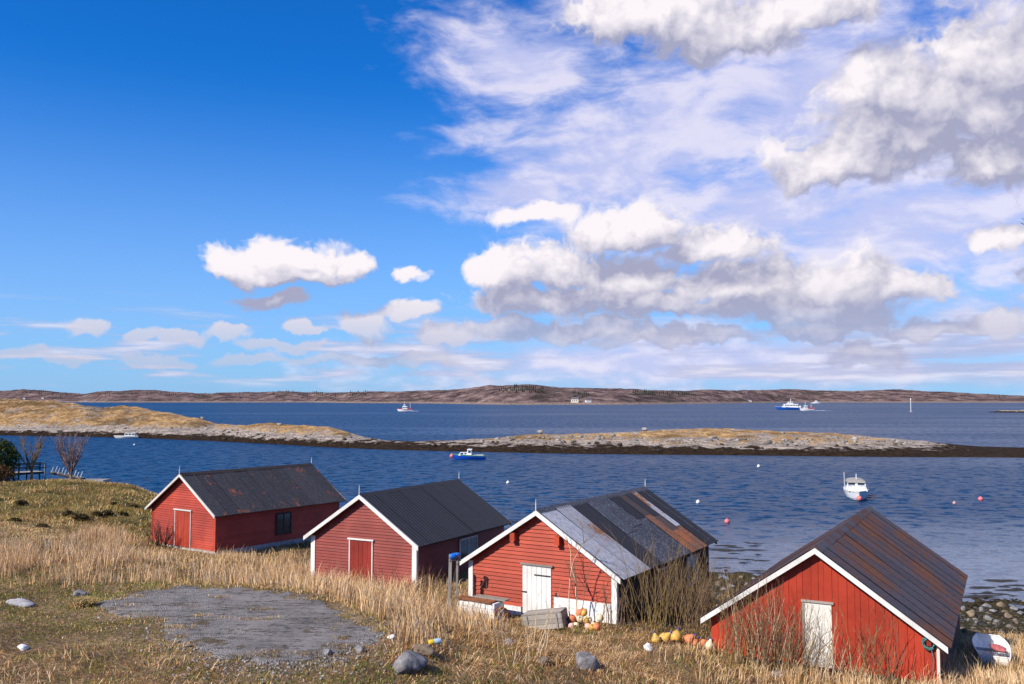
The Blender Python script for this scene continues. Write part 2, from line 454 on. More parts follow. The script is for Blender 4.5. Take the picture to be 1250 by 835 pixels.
# ------------------------------------------------------------------ the four boathouses: where they stand
# apex of the front barge boards (x, Y ahead, z), yaw, half width, drop from ridge to eave, length, ground level
HS = {
    'a': dict(ax=-15.386, Y=42.0, z=11 - 3.452, yaw=0.621, hw=2.654, drop=1.704, L=8.01, base=4.05, corners=(4.12, 4.08, 3.8, 3.8)),
    'b': dict(ax=-5.880, Y=35.0, z=11 - 3.669, yaw=0.485, hw=2.697, drop=1.743, L=7.41, base=3.80, corners=(3.95, 3.88, 3.2, 3.3)),
    'c': dict(ax=0.786, Y=30.0, z=11 - 3.665, yaw=0.551, hw=3.002, drop=1.893, L=9.07, base=3.80, corners=(4.0, 4.05, 3.0, 3.2)),
    'd': dict(ax=8.625, Y=26.0, z=11 - 4.237, yaw=0.503, hw=3.327, drop=2.325, L=11.43, base=3.30, corners=(3.36, 3.34, 1.9, 1.9)),
}
def hpt(h, x, y):                      # house-local plan point -> world
    c, s = math.cos(h['yaw']), math.sin(h['yaw'])
    return np.array([h['ax'] + x * c + y * s, h['Y'] - x * s + y * c])

# ------------------------------------------------------------------ terrain: thin-plate surface through surveyed points
ctl = []
def cp(px, py, Y): p = at(px, py, Y); ctl.append((p[0], p[1], p[2]))
for h in HS.values():
    for (sx, yy, z) in ((-1, 0.25, h['corners'][0]), (1, 0.25, h['corners'][1]), (-1, h['L'], h['corners'][2]), (1, h['L'], h['corners'][3])):
        p = hpt(h, sx * (h['hw'] - 0.1), yy); ctl.append((p[0], p[1], z))
for (x_, y_, z_) in ((-0.1, -0.1, 3.80), (-1.8, -0.6, 3.92), (1.5, -0.8, 3.86), (0.0, -1.6, 3.92), (2.4, -1.0, 3.95)):
    p_ = hpt(HS['c'], x_, y_); ctl.append((p_[0], p_[1], z_))
PADZ = 5.55
PAD_PX = [(112, 741), (150, 724), (215, 716), (300, 717), (360, 725), (405, 738), (448, 760), (462, 776), (440, 795), (392, 806),
          (330, 814), (280, 813), (240, 800), (214, 782), (196, 768), (180, 757), (140, 751)]
PAD = np.array([onz(a, b, PADZ)[:2] for a, b in PAD_PX])
for p in PAD: ctl.append((p[0], p[1], PADZ))
for p in (PAD + PAD.mean(0)) / 2: ctl.append((p[0], p[1], PADZ + 0.06))
for a in [(0, 835, 17.2), (160, 835, 17.4), (300, 835, 17.6), (450, 835, 18.4), (625, 835, 20.2), (740, 835, 22), (860, 835, 24.0), (1000, 835, 24.8),
          (1130, 835, 24.6), (1250, 830, 26.5), (0, 770, 20.5), (0, 725, 25.0), (60, 705, 28), (0, 690, 30.5), (120, 690, 31), (0, 655, 37),
          (80, 655, 38.5), (140, 662, 40), (0, 620, 48), (90, 615, 50), (165, 625, 48), (0, 596, 60), (90, 589, 61), (180, 598, 58), (-80, 598, 60),
          (300, 690, 38.5), (360, 700, 36.3), (430, 730, 32.5), (520, 752, 29.0), (520, 790, 22.6), (600, 770, 25.6), (660, 772, 26.8), (700, 800, 23.5),
          (800, 790, 26.0), (880, 722, 50), (870, 750, 41), (905, 735, 45), (1200, 762, 42), (1215, 790, 35.5), (1245, 803, 32.5), (1190, 748, 46), (560, 700, 36)]:
    cp(*a)
for (x, y, z) in [(0, 0, 9.3), (-15, 0, 9.4), (15, 0, 9.0), (0, 8, 7.6), (-12, 8, 7.6), (12, 10, 6.6), (-40, 10, 8.5), (-40, 30, 6.6), (40, 10, 6), (0, -30, 12), (-60, -30, 14), (60, -30, 11),
                  (-60, 40, 6.5), (-70, 60, 5), (-45, 72, 3.0), (-32, 74, 1.4), (-25, 70, 1.5), (-16, 62, 0.5), (-4, 58, 0.2), (6, 58, 0.0), (13.5, 58, 0.0), (20, 52, 0.05),
                  (26, 49, 0.05), (36, 44, 0.1), (40, 30, 2.4), (30, 30, 2.3), (-30, 84, -0.9), (-55, 90, -0.8), (-80, 95, 0), (-10, 70, -1.2), (12, 68, -0.8), (25, 60, -0.8), (40, 54, -0.8), (60, 40, 0),
                  (-10, 90, -3), (20, 85, -2.5), (50, 75, -2.5), (-60, 115, -3), (80, 60, -2), (80, 0, 6), (80, -40, 10), (-100, 40, 9), (-100, 100, 1), (-110, -40, 15)]:
    ctl.append((x, y, z))
ctl = np.array(ctl)
def _u(r2): return np.where(r2 > 1e-12, r2 * np.log(np.maximum(r2, 1e-12)), 0.0)
_n = len(ctl)
_A = np.zeros((_n + 3, _n + 3))
_d2 = ((ctl[:, None, :2] - ctl[None, :, :2]) ** 2).sum(-1)
_A[:_n, :_n] = _u(_d2) + np.eye(_n) * 8.0
_A[:_n, _n] = 1; _A[:_n, _n + 1:] = ctl[:, :2]; _A[_n, :_n] = 1; _A[_n + 1:, :_n] = ctl[:, :2].T
_w = np.linalg.solve(_A, np.concatenate([ctl[:, 2], np.zeros(3)]))
def in_poly(x, y, P):
    inside = np.zeros(x.shape, bool); j = len(P) - 1
    for i in range(len(P)):
        c = ((P[i, 1] > y) != (P[j, 1] > y)) & (x < (P[j, 0] - P[i, 0]) * (y - P[i, 1]) / (P[j, 1] - P[i, 1] + 1e-12) + P[i, 0])
        inside ^= c; j = i
    return inside
def poly_dist(x, y, P):                # distance to the outline, negative inside
    d = np.full(x.shape, 1e9)
    for i in range(len(P)):
        a = P[i - 1]; b = P[i]; ab = b - a
        t = np.clip(((x - a[0]) * ab[0] + (y - a[1]) * ab[1]) / (ab @ ab), 0, 1)
        d = np.minimum(d, np.hypot(x - a[0] - t * ab[0], y - a[1] - t * ab[1]))
    return np.where(in_poly(x, y, P), -d, d)
def ground(x, y):
    x = np.asarray(x, float); y = np.asarray(y, float); sh = x.shape
    X = x.ravel(); Y = y.ravel(); out = np.empty(X.size)
    for i in range(0, X.size, 20000):
        a = X[i:i + 20000]; b = Y[i:i + 20000]
        r2 = (a[:, None] - ctl[:, 0]) ** 2 + (b[:, None] - ctl[:, 1]) ** 2
        out[i:i + 20000] = _u(r2) @ _w[:_n] + _w[_n] + _w[_n + 1] * a + _w[_n + 2] * b
    out = np.clip(out, -3.5, 15)
    pd = poly_dist(X, Y, PAD)
    k = sstep(2.2, 0.0, pd)
    out = out * (1 - k) + (PADZ + 0.03 * fbm(X * 0.5, Y * 0.5, 2)) * k
    rough = sstep(-0.2, 1.0, pd) * sstep(-2.5, 0.3, out)
    out = out + rough * (0.16 * fbm(X * 0.45, Y * 0.45, 4) + 0.05 * fbm(X * 2.1, Y * 2.1, 3))
    bank = np.exp(-((X + 24) / 10) ** 2 - ((Y - 47) / 5) ** 2)
    out = out + 0.35 * bank * fbm(X * 0.6 + 5, Y * 0.6, 3)
    beach = sstep(2.2, 0.8, out) * sstep(34, 42, Y)
    out = out + beach * 0.16 * fbm(X * 1.3, Y * 1.3, 4)
    return out.reshape(sh)
def gz(x, y): return float(ground(np.array([x]), np.array([y]))[0])
def gpx(px, py, lo=12.0, hi=95.0):     # where the pixel's ray meets the ground
    Y = np.arange(lo, hi, 0.1); d = ray(px, py)
    P = CAM + d[None, :] * (Y / d[1])[:, None]
    g_ = ground(P[:, 0], P[:, 1]); i = np.argmax(P[:, 2] < g_)
    return np.array([P[i, 0], P[i, 1], g_[i]])

def axis(parts):
    out = []
    for a, b, st in parts: out += list(np.arange(a, b, st))
    return np.array(out + [parts[-1][1]])
gx = axis([(-130, -50, 4), (-50, -34, 0.8), (-34, 30, 0.26), (30, 46, 0.8), (46, 110, 4)])
gy = axis([(-60, 0, 4), (0, 14, 1), (14, 48, 0.26), (48, 80, 0.6), (80, 124, 2.2)])
GX, GY = np.meshgrid(gx, gy)
GZ = ground(GX, GY)
nx_, ny_ = len(gx), len(gy)
idx = np.arange(nx_ * ny_).reshape(ny_, nx_)
quads = np.stack([idx[:-1, :-1], idx[:-1, 1:], idx[1:, 1:], idx[1:, :-1]], -1).reshape(-1, 4)

m, T, p = new_mat('rough_ground'); v = coords(T)
xx, yy, zz = T.sep(v)
n1 = T.noise(v, 0.35, 5, 0.6); n2 = T.noise(v, 1.7, 5, 0.65); n3 = T.noise(v, 9.0, 4, 0.7)
n3 = T.step(n3, 0.3, 0.7)
soil = T.mix(n3, (0.075, 0.050, 0.028, 1), (0.24, 0.155, 0.082, 1))
moss = T.mix(n3, (0.070, 0.068, 0.014, 1), (0.22, 0.175, 0.042, 1))
thatch = T.mix(n3, (0.18, 0.115, 0.055, 1), (0.44, 0.30, 0.155, 1))
c0 = T.mix(T.step(n1, 0.40, 0.62), soil, thatch)
c0 = T.mix(T.math('MULTIPLY', T.step(n2, 0.47, 0.62), 0.8), c0, moss)
heath = T.math('MULTIPLY', T.step(yy, 40, 47), T.step(xx, -14, -19))
hc = T.mix(n2, (0.10, 0.08, 0.022, 1), (0.26, 0.19, 0.065, 1))
hc = T.mix(T.step(T.noise(v, 0.8, 5, 0.62), 0.50, 0.60), hc, (0.055, 0.050, 0.016, 1))
c0 = T.mix(heath, c0, hc)
peb = T.new('ShaderNodeTexVoronoi'); T.put(peb.inputs['Vector'], v); peb.inputs['Scale'].default_value = 4.2
pc = T.mix(T.sep(peb.outputs['Color'])[0], (0.06, 0.050, 0.035, 1), (0.30, 0.26, 0.21, 1))
pc = T.mix(T.step(peb.outputs['Distance'], 0.25, 0.55), pc, (0.03, 0.026, 0.012, 1))
weed = T.mix(n3, (0.020, 0.016, 0.006, 1), (0.090, 0.066, 0.018, 1))
pc = T.mix(T.step(T.math('ADD', n2, T.math('MULTIPLY', n1, 0.6)), 0.72, 0.84), pc, weed)
pc = T.mix(T.step(T.math('MULTIPLY_ADD', n2, 0.8, zz), 0.75, 0.35), pc, weed)
bz = T.math('MULTIPLY', T.step(T.math('MULTIPLY_ADD', n2, 0.9, zz), 2.1, 1.5), T.step(yy, 33, 38))
T.l.new(T.mix(bz, c0, pc), p.inputs['Base Color'])
p.inputs['Roughness'].default_value = 0.95; p.inputs['Specular IOR Level'].default_value = 0.15
bm = T.new('ShaderNodeBump'); bm.inputs['Strength'].default_value = 0.9; bm.inputs['Distance'].default_value = 0.05
T.l.new(T.math('ADD', n3, n2), bm.inputs['Height']); T.l.new(bm.outputs[0], p.inputs['Normal'])
grd = np_mesh('ground', np.stack([GX, GY, GZ], -1).reshape(-1, 3), quads, m, smooth=True)
tag(grd, 'rough coastal slope of soil, moss and shingle running down to the water', 'ground', kind='structure')

# the old asphalt pad, a thin broken-edged sheet lying on the slope
m, T, p = new_mat('old_asphalt'); v = coords(T)
n1 = T.noise(v, 0.7, 5, 0.6); n2 = T.noise(v, 7.0, 4, 0.7); ag = T.new('ShaderNodeTexVoronoi'); T.put(ag.inputs['Vector'], v); ag.inputs['Scale'].default_value = 38.0
c0 = T.mix(T.step(n1, 0.3, 0.7), (0.13, 0.115, 0.105, 1), (0.31, 0.275, 0.25, 1))
c0 = T.mix(T.math('MULTIPLY', T.sep(ag.outputs['Color'])[0], 0.6), c0, (0.33, 0.30, 0.28, 1))
c0 = T.mix(T.step(n2, 0.52, 0.66, 0, 0.75), c0, (0.07, 0.062, 0.055, 1))
crk = T.noise(T.mapping(v, scale=(0.35, 1.6, 1), rot=(0, 0, 0.25)), 1.4, 6, 0.65)
c0 = T.mix(T.step(T.math('ABSOLUTE', T.math('SUBTRACT', crk, 0.52)), 0.022, 0.006, 0, 0.85), c0, (0.045, 0.038, 0.03, 1))
c0 = T.mix(T.step(T.noise(v, 1.1, 6, 0.65), 0.585, 0.64, 0, 0.85), c0, (0.115, 0.08, 0.035, 1))
c0 = T.mix(T.step(T.noise(v, 0.45, 5, 0.6), 0.52, 0.62, 0, 0.45), c0, (0.36, 0.33, 0.31, 1))
T.l.new(c0, p.inputs['Base Color']); p.inputs['Roughness'].default_value = 0.92; p.inputs['Specular IOR Level'].default_value = 0.2
bm = T.new('ShaderNodeBump'); bm.inputs['Strength'].default_value = 1.0; bm.inputs['Distance'].default_value = 0.04
T.l.new(T.math('ADD', ag.outputs['Distance'], n2), bm.inputs['Height']); T.l.new(bm.outputs[0], p.inputs['Normal'])
ux = np.arange(PAD[:, 0].min() - 0.5, PAD[:, 0].max() + 0.5, 0.09); uy = np.arange(PAD[:, 1].min() - 0.5, PAD[:, 1].max() + 0.5, 0.09)
UX, UY = np.meshgrid(ux, uy)
pdist = poly_dist(UX, UY, PAD) + 0.55 * fbm(UX * 0.9, UY * 0.9, 4) + 0.26 * fbm(UX * 4, UY * 4, 2)
UZ = ground(UX, UY) + 0.035 - 0.08 * sstep(-0.25, 0.02, pdist)
ii = np.arange(UX.size).reshape(UX.shape)
qd = np.stack([ii[:-1, :-1], ii[:-1, 1:], ii[1:, 1:], ii[1:, :-1]], -1).reshape(-1, 4)
qd = qd[(pdist.ravel()[qd] < 0.02).all(1)]
us, inv = np.unique(qd, return_inverse=True)
pad = np_mesh('asphalt_pad', np.stack([UX, UY, UZ], -1).reshape(-1, 3)[us], inv.reshape(-1, 4), m, smooth=True)
tag(pad, 'cracked grey asphalt turning pad with crumbling edges', 'pavement', kind='structure')

# ------------------------------------------------------------------ water
m, T, p = new_mat('sea_water'); v = coords(T)
xx, yy, zz = T.sep(v)
def slope(scale, sx, sy, rot, detail, rough):
    c = T.noise(T.mapping(v, scale=(sx, sy, 1), rot=(0, 0, rot)), scale, detail, rough, '2D', out='Color')
    return T.vec('SUBTRACT', c, (0.5, 0.5, 0.5))
gust = T.noise(T.mapping(v, scale=(0.22, 1.0, 1), rot=(0, 0, 0.10)), 0.022, 5, 0.62, '2D')
gust2 = T.noise(T.mapping(v, scale=(0.30, 1.0, 1), rot=(0, 0, -0.06)), 0.005, 3, 0.5, '2D')
gs = T.math('ADD', T.math('MULTIPLY', gust, 0.55), T.math('MULTIPLY', gust2, 0.45))
amp = T.step(gs, 0.34, 0.62, 0.60, 1.25)
calm = T.step(T.math('ADD', yy, T.math('MULTIPLY', T.math('SUBTRACT', gust, 0.5), 26)), 55, 98, 0.22, 1.0)
amp = T.math('MULTIPLY', amp, calm)
sl_ = T.vec('ADD', T.vec('SCALE', slope(0.55, 0.8, 1.3, 0.3, 3, 0.6), scale=2.7), T.vec('SCALE', slope(1.9, 0.8, 1.3, -0.2, 3, 0.6), scale=1.7))
sl_ = T.vec('SCALE', sl_, scale=amp)
nrm = T.vec('NORMALIZE', T.vec('ADD', T.vec('MULTIPLY', sl_, (1, 1, 0)), (0, 0, 1)))
T.l.new(nrm, p.inputs['Normal'])
shore_sheen = T.step(T.math('ADD', yy, T.math('MULTIPLY', T.math('SUBTRACT', gust, 0.5), 26)), 84, 54)
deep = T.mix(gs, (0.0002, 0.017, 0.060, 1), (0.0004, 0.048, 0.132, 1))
T.l.new(T.mix(T.math('MULTIPLY', shore_sheen, 0.9), deep, (0.120, 0.145, 0.200, 1)), p.inputs['Base Color'])  # cloud reflection near the shore painted in as a pale body colour
T.l.new(T.step(amp, 0.15, 0.9, 0.14, 0.36), p.inputs['Roughness']); p.inputs['IOR'].default_value = 1.333; p.inputs['Specular IOR Level'].default_value = 0.19
wx = axis([(-40000, -2000, 3800), (-2000, 2000, 400), (2000, 40000, 3800)]); wy = axis([(20, 620, 100), (620, 6000, 538), (6000, 45000, 3900)])
WX, WY = np.meshgrid(wx, wy); ii = np.arange(WX.size).reshape(WX.shape)
qd = np.stack([ii[:-1, :-1], ii[:-1, 1:], ii[1:, 1:], ii[1:, :-1]], -1).reshape(-1, 4)
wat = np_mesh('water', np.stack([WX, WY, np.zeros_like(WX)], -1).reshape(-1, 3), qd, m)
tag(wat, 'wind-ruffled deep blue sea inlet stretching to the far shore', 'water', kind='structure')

# ------------------------------------------------------------------ the low islet across the bay
def strip_land(cols, wl, tp, width, nv, detail, name, mat, under=1.2, seed=0.0):
    """land strip: near waterline and skyline given along the view, real depth between them"""
    U = cols; V = np.linspace(-0.12, 2.0, nv)
    near = np.interp(U, [a for a, b in wl], [b for a, b in wl]); top = np.interp(U, [a for a, b in tp], [b for a, b in tp])
    wd = np.interp(U, [a for a, b in width], [b for a, b in width])
    P = np.zeros((nv, len(U), 3)); PX = np.zeros((nv, len(U)))
    for i, u in enumerate(U):
        s0 = onz(u, near[i], 0.0); Yn = s0[1]
        zt = max(at(u, top[i], Yn + wd[i])[2], 0.3)
        Y = Yn + V * wd[i]
        d = ray(u, near[i]); x = d[0] / d[1] * Y
        shape = np.where(V < 0, V * 6 * under / zt, np.where(V <= 1, np.sin(np.clip(V, 0, 1) * math.pi / 2) ** 0.8, np.cos((V - 1) * math.pi / 2) ** 0.9 - 0.25 * (V - 1)))
        P[:, i, 0] = x; P[:, i, 1] = Y; P[:, i, 2] = shape * zt
        PX[:, i] = zt
    n = fbm(P[..., 0] * detail + seed, P[..., 1] * detail * 0.7, 6, 0.55)
    rdg = 1 - np.abs(fbm(P[..., 0] * detail * 2.2 + 40, P[..., 1] * detail * 1.5, 4, 0.5)) * 2
    k = np.clip(P[..., 2] / (PX * 0.5), 0, 1)
    P[..., 2] += k * PX * (0.26 * n + 0.12 * (rdg - 0.6))
    P[..., 1] += 0.02 * wd[None, :] * fbm(P[..., 0] * detail * 1.3, P[..., 1] * 0 + seed, 4) * (1 - k)
    ii = np.arange(nv * len(U)).reshape(nv, len(U))
    qd = np.stack([ii[:-1, :-1], ii[:-1, 1:], ii[1:, 1:], ii[1:, :-1]], -1).reshape(-1, 4)
    return np_mesh(name, P.reshape(-1, 3), qd, mat, smooth=True), P

m, T, p = new_mat('islet_rock_and_grass'); v = coords(T)
xx, yy, zz = T.sep(v)
n1 = T.noise(v, 0.045, 6, 0.62); n2 = T.noise(T.mapping(v, scale=(1, 0.8, 2.5)), 0.35, 6, 0.68); n3 = T.noise(T.mapping(v, scale=(0.6, 0.6, 3.0)), 1.6, 4, 0.7)
n2r = n2; n2 = T.step(n2, 0.32, 0.68); n3 = T.step(n3, 0.32, 0.68)
grass_ = T.mix(n2, (0.32, 0.165, 0.062, 1), (0.72, 0.46, 0.21, 1))
grass_ = T.mix(T.step(n1, 0.50, 0.60, 0, 0.8), grass_, (0.19, 0.115, 0.042, 1))
strata = T.step(T.noise(T.mapping(v, scale=(0.12, 0.3, 2.4)), 0.9, 6, 0.66), 0.34, 0.66)
rock_ = T.mix(T.math('MULTIPLY_ADD', strata, 0.6, T.math('MULTIPLY', n3, 0.4)), (0.21, 0.165, 0.14, 1), (0.72, 0.60, 0.49, 1))
weed = T.mix(n3, (0.010, 0.006, 0.003, 1), (0.070, 0.038, 0.014, 1))
leftness = T.step(xx, -38, -62)
grassline = T.math('SUBTRACT', T.math('MULTIPLY_ADD', T.math('SUBTRACT', n2, 0.5), 1.6, zz), T.math('MULTIPLY', leftness, 0.7))
c0 = T.mix(T.step(grassline, 1.9, 2.5), rock_, grass_)
c0 = T.mix(T.math('MULTIPLY', T.step(T.noise(v, 0.16, 5, 0.6), 0.53, 0.60), T.math('SUBTRACT', 1.0, T.math('MULTIPLY', leftness, 0.45))), c0, rock_)
c0 = T.mix(T.step(T.math('MULTIPLY_ADD', T.math('SUBTRACT', n2, 0.5), 0.9, zz), 1.45, 1.05), c0, weed)
T.l.new(c0, p.inputs['Base Color']); p.inputs['Roughness'].default_value = 0.95; p.inputs['Specular IOR Level'].default_value = 0.1
bm = T.new('ShaderNodeBump'); bm.inputs['Strength'].default_value = 1.0; bm.inputs['Distance'].default_value = 0.8
T.l.new(T.math('ADD', n2, T.math('MULTIPLY', n3, 0.5)), bm.inputs['Height']); T.l.new(bm.outputs[0], p.inputs['Normal'])
islet_mat = m
WL = [(-260, 529), (0, 531.5), (100, 533), (150, 534.5), (200, 536), (260, 538.5), (330, 542), (400, 546), (470, 549), (530, 550.5), (600, 552), (700, 554), (800, 555), (900, 556), (1000, 557), (1100, 558), (1250, 559), (1420, 560)]
TP = [(-260, 490), (0, 491.5), (60, 491.5), (100, 494), (125, 498.5), (150, 498), (200, 504), (240, 511), (262, 518), (290, 518), (330, 518), (400, 523), (440, 532), (470, 537), (500, 538.5), (540, 538), (600, 535), (640, 531), (700, 529), (760, 528), (820, 526), (900, 524.5), (960, 525), (1020, 529), (1080, 535), (1130, 539), (1170, 545), (1210, 549), (1250, 552), (1330, 557), (1420, 559.5)]
WD = [(-260, 90), (0, 80), (200, 60), (300, 36), (450, 20), (560, 18), (700, 34), (900, 42), (1050, 38), (1200, 22), (1420, 12)]
islet, IP = strip_land(np.linspace(-260, 1420, 900), WL, TP, WD, 60, 0.06, 'islet', islet_mat)
tag(islet, 'low rocky islet with dry golden grass and a dark seaweed line', 'islet', kind='structure')

m, T, p = new_mat('heather_hills'); v = coords(T)
xx, yy, zz = T.sep(v)
n1 = T.noise(v, 0.006, 6, 0.65); n2 = T.noise(T.mapping(v, scale=(1, 0.5, 3)), 0.022, 7, 0.72)
c0 = T.mix(T.step(n2, 0.34, 0.66), (0.042, 0.026, 0.030, 1), (0.28, 0.185, 0.16, 1))
c0 = T.mix(T.step(n1, 0.50, 0.62, 0, 0.7), c0, (0.050, 0.040, 0.030, 1))
c0 = T.mix(T.step(n2, 0.57, 0.68, 0, 0.75), c0, (0.36, 0.28, 0.25, 1))
c0 = T.mix(T.step(T.math('MULTIPLY_ADD', n2, 10.0, zz), 12.0, 7.0, 0, 0.8), c0, (0.30, 0.22, 0.17, 1))
T.l.new(c0, p.inputs['Base Color']); p.inputs['Roughness'].default_value = 1.0; p.inputs['Specular IOR Level'].default_value = 0.05
bm = T.new('ShaderNodeBump'); bm.inputs['Strength'].default_value = 1.0; bm.inputs['Distance'].default_value = 18.0
T.l.new(n2, bm.inputs['Height']); T.l.new(bm.outputs[0], p.inputs['Normal'])
HWL = [(-500, 491), (0, 491), (95, 491), (130, 491.3), (380, 491.2), (430, 492), (520, 492.5), (620, 494), (760, 494), (960, 491.4), (1000, 491.3), (1250, 491.6), (1800, 491.6)]
HTP = [(-500, 478), (-150, 474), (0, 477), (30, 475), (60, 478), (100, 482), (130, 478.5), (190, 477), (240, 480), (300, 479), (350, 477.5), (400, 479.5), (450, 477), (500, 478), (560, 475.5), (600, 471), (640, 469.5), (680, 473), (720, 475.5), (780, 476), (850, 477.5), (900, 477), (960, 476), (1040, 479), (1100, 477), (1150, 478), (1200, 480.5), (1250, 483.5), (1330, 486), (1500, 480), (1800, 484)]
hills, HP = strip_land(np.linspace(-500, 1800, 1000), HWL, HTP, [(-500, 900), (1800, 900)], 40, 0.0030, 'hills', m, under=4, seed=3.0)
tag(hills, 'long low range of brown heather hills on the far shore', 'hills', kind='structure')

sk, _ = strip_land(np.linspace(1206, 1300, 60), [(1206, 503.5), (1300, 504)], [(1206, 503.2), (1222, 501), (1240, 500.5), (1265, 500), (1300, 503.6)], [(1206, 14), (1300, 14)], 14, 0.05, 'skerry', islet_mat)
tag(sk, 'small dark skerry lying alone in open water', 'skerry', kind='structure')

# boulders strewn along the islet shore and on its back: far too many to count
ico_v = None
def ico():
    t = (1 + 5 ** 0.5) / 2
    v = np.array([(-1, t, 0), (1, t, 0), (-1, -t, 0), (1, -t, 0), (0, -1, t), (0, 1, t), (0, -1, -t), (0, 1, -t), (t, 0, -1), (t, 0, 1), (-t, 0, -1), (-t, 0, 1)], float)
    f = np.array([(0, 11, 5), (0, 5, 1), (0, 1, 7), (0, 7, 10), (0, 10, 11), (1, 5, 9), (5, 11, 4), (11, 10, 2), (10, 7, 6), (7, 1, 8), (3, 9, 4), (3, 4, 2), (3, 2, 6), (3, 6, 8), (3, 8, 9), (4, 9, 5), (2, 4, 11), (6, 2, 10), (8, 6, 7), (9, 8, 1)])
    return v / np.linalg.norm(v[0]), f
IV, IF = ico()
def ico2():
    v = [tuple(p) for p in IV]; f = []; cache = {}
    def mid(a, b):
        k = (min(a, b), max(a, b))
        if k not in cache:
            q_ = (np.array(v[a]) + np.array(v[b])); v.append(tuple(q_ / np.linalg.norm(q_))); cache[k] = len(v) - 1
        return cache[k]
    for a, b, c in IF:
        x, y, z = mid(a, b), mid(b, c), mid(c, a); f += [(a, x, z), (b, y, x), (c, z, y), (x, y, z)]
    return np.array(v), np.array(f)
IV2, IF2 = ico2()
_iv, _if = IV, IF
IV, IF = IV2, IF2
IV3, IF3 = ico2()
IV, IF = _iv, _if
def crag(cuts=18, rough=0.045):           # an angular stone: a ball cut by random planes
    v = IV3.copy()
    for k in range(cuts):
        d = rng.normal(0, 1, 3); d /= np.linalg.norm(d); v = v - d[None] * np.maximum(0, v @ d - rng.uniform(0.55, 0.85))[:, None]
    return v * (1 + rng.normal(0, rough, (len(v), 1)))
def stones(name, pts, sizes, mat, tint=None, squash=0.65):
    n = len(pts); R = rng.normal(0, 1, (n, 12, 3)) * 0.16
    V = (IV[None] * (1 + R[..., :1]) + R * 0.6) * sizes[:, None, None]
    ang = rng.random(n) * 6.28; c, s = np.cos(ang)[:, None], np.sin(ang)[:, None]
    asp = 0.7 + rng.random(n)[:, None] * 0.6
    x = V[..., 0] * asp; y = V[..., 1] / asp
    V = np.stack([x * c - y * s, x * s + y * c, V[..., 2] * squash], -1) + pts[:, None]
    Fc = (IF[None] + (np.arange(n) * 12)[:, None, None]).reshape(-1, 3)
    return np_mesh(name, V.reshape(-1, 3), Fc, mat, color=None if tint is None else np.repeat(tint, 12, 0))
def tinted(name, rough=0.95, var=0.5, scale=6.0, transl=0.0):
    m, T, p = new_mat(name)
    a = T.new('ShaderNodeAttribute', attribute_name='tint')
    n = T.noise(coords(T), scale, 4, 0.65)
    T.l.new(T.vec('SCALE', a.outputs['Color'], scale=T.math('MULTIPLY_ADD', T.math('SUBTRACT', n, 0.5), 2 * var, 1.0)), p.inputs['Base Color'])
    p.inputs['Roughness'].default_value = rough; p.inputs['Specular IOR Level'].default_value = 0.15
    if transl:
        tr = T.new('ShaderNodeBsdfTranslucent'); T.l.new(a.outputs['Color'], tr.inputs['Color'])
        mx = T.new('ShaderNodeMixShader'); mx.inputs[0].default_value = transl
        T.l.new(p.outputs[0], mx.inputs[1]); T.l.new(tr.outputs[0], mx.inputs[2])
        T.l.new(mx.outputs[0], T.n['Material Output'].inputs['Surface'])
    return m
stone_mat = tinted('shore_stone', 0.9, 0.5, 3.0)
nv_, nu_ = IP.shape[:2]
r_ = rng.integers(2, 26, 2600); c_ = rng.integers(60, nu_ - 90, 2600)
Q_ = IP[r_, c_]; z_ = Q_[:, 2]
keep = (z_ > 0.35) & (z_ < 4.5) & (rng.random(2600) < np.where(z_ < 2.6, 0.5, 0.05)) & ((z_ > 1.5) | (rng.random(2600) < 0.18))
Q_ = Q_[keep]; sz = 0.18 + 0.60 * rng.random(len(Q_)) ** 3.5
g_ = (0.12 + 0.24 * rng.random(len(Q_)))[:, None]; tint = g_ * np.array([1.0, 0.90, 0.80]); tint[Q_[:, 2] < 1.6] *= np.array([0.32, 0.26, 0.18])
st = stones('islet_boulders', Q_ + np.array([0, 0, 0.1]), sz, stone_mat, tint)
tag(st, 'grey boulders strewn along the shore of the low islet', 'boulders', kind='stuff')
for (px, py, s_) in [(660, 529, 1.3), (787, 528, 1.3), (247, 511, 1.2)]:      # three lone blocks on the skyline
    i = int((px + 260) / 1680 * 899); j = int(np.argmax(IP[:, i, 2])); q_ = IP[j, i]
    v_ = crag() * s_ * 0.55 * np.array([1.2, 0.9, 0.75])
    o = np_mesh('boulder', v_, IF3, plain('pale_boulder_%d' % px, (0.28, 0.25, 0.21), 0.95, 0.4, 1.5, bump=0.5))
    o.location = (q_[0], q_[1], q_[2] + 0.35 * s_)
    tag(o, {660: 'pale squarish boulder on the islet skyline at its low western end', 787: 'pale boulder on the middle of the islet skyline', 247: 'pale boulder on the end of the golden grassy headland'}[px], 'boulder')

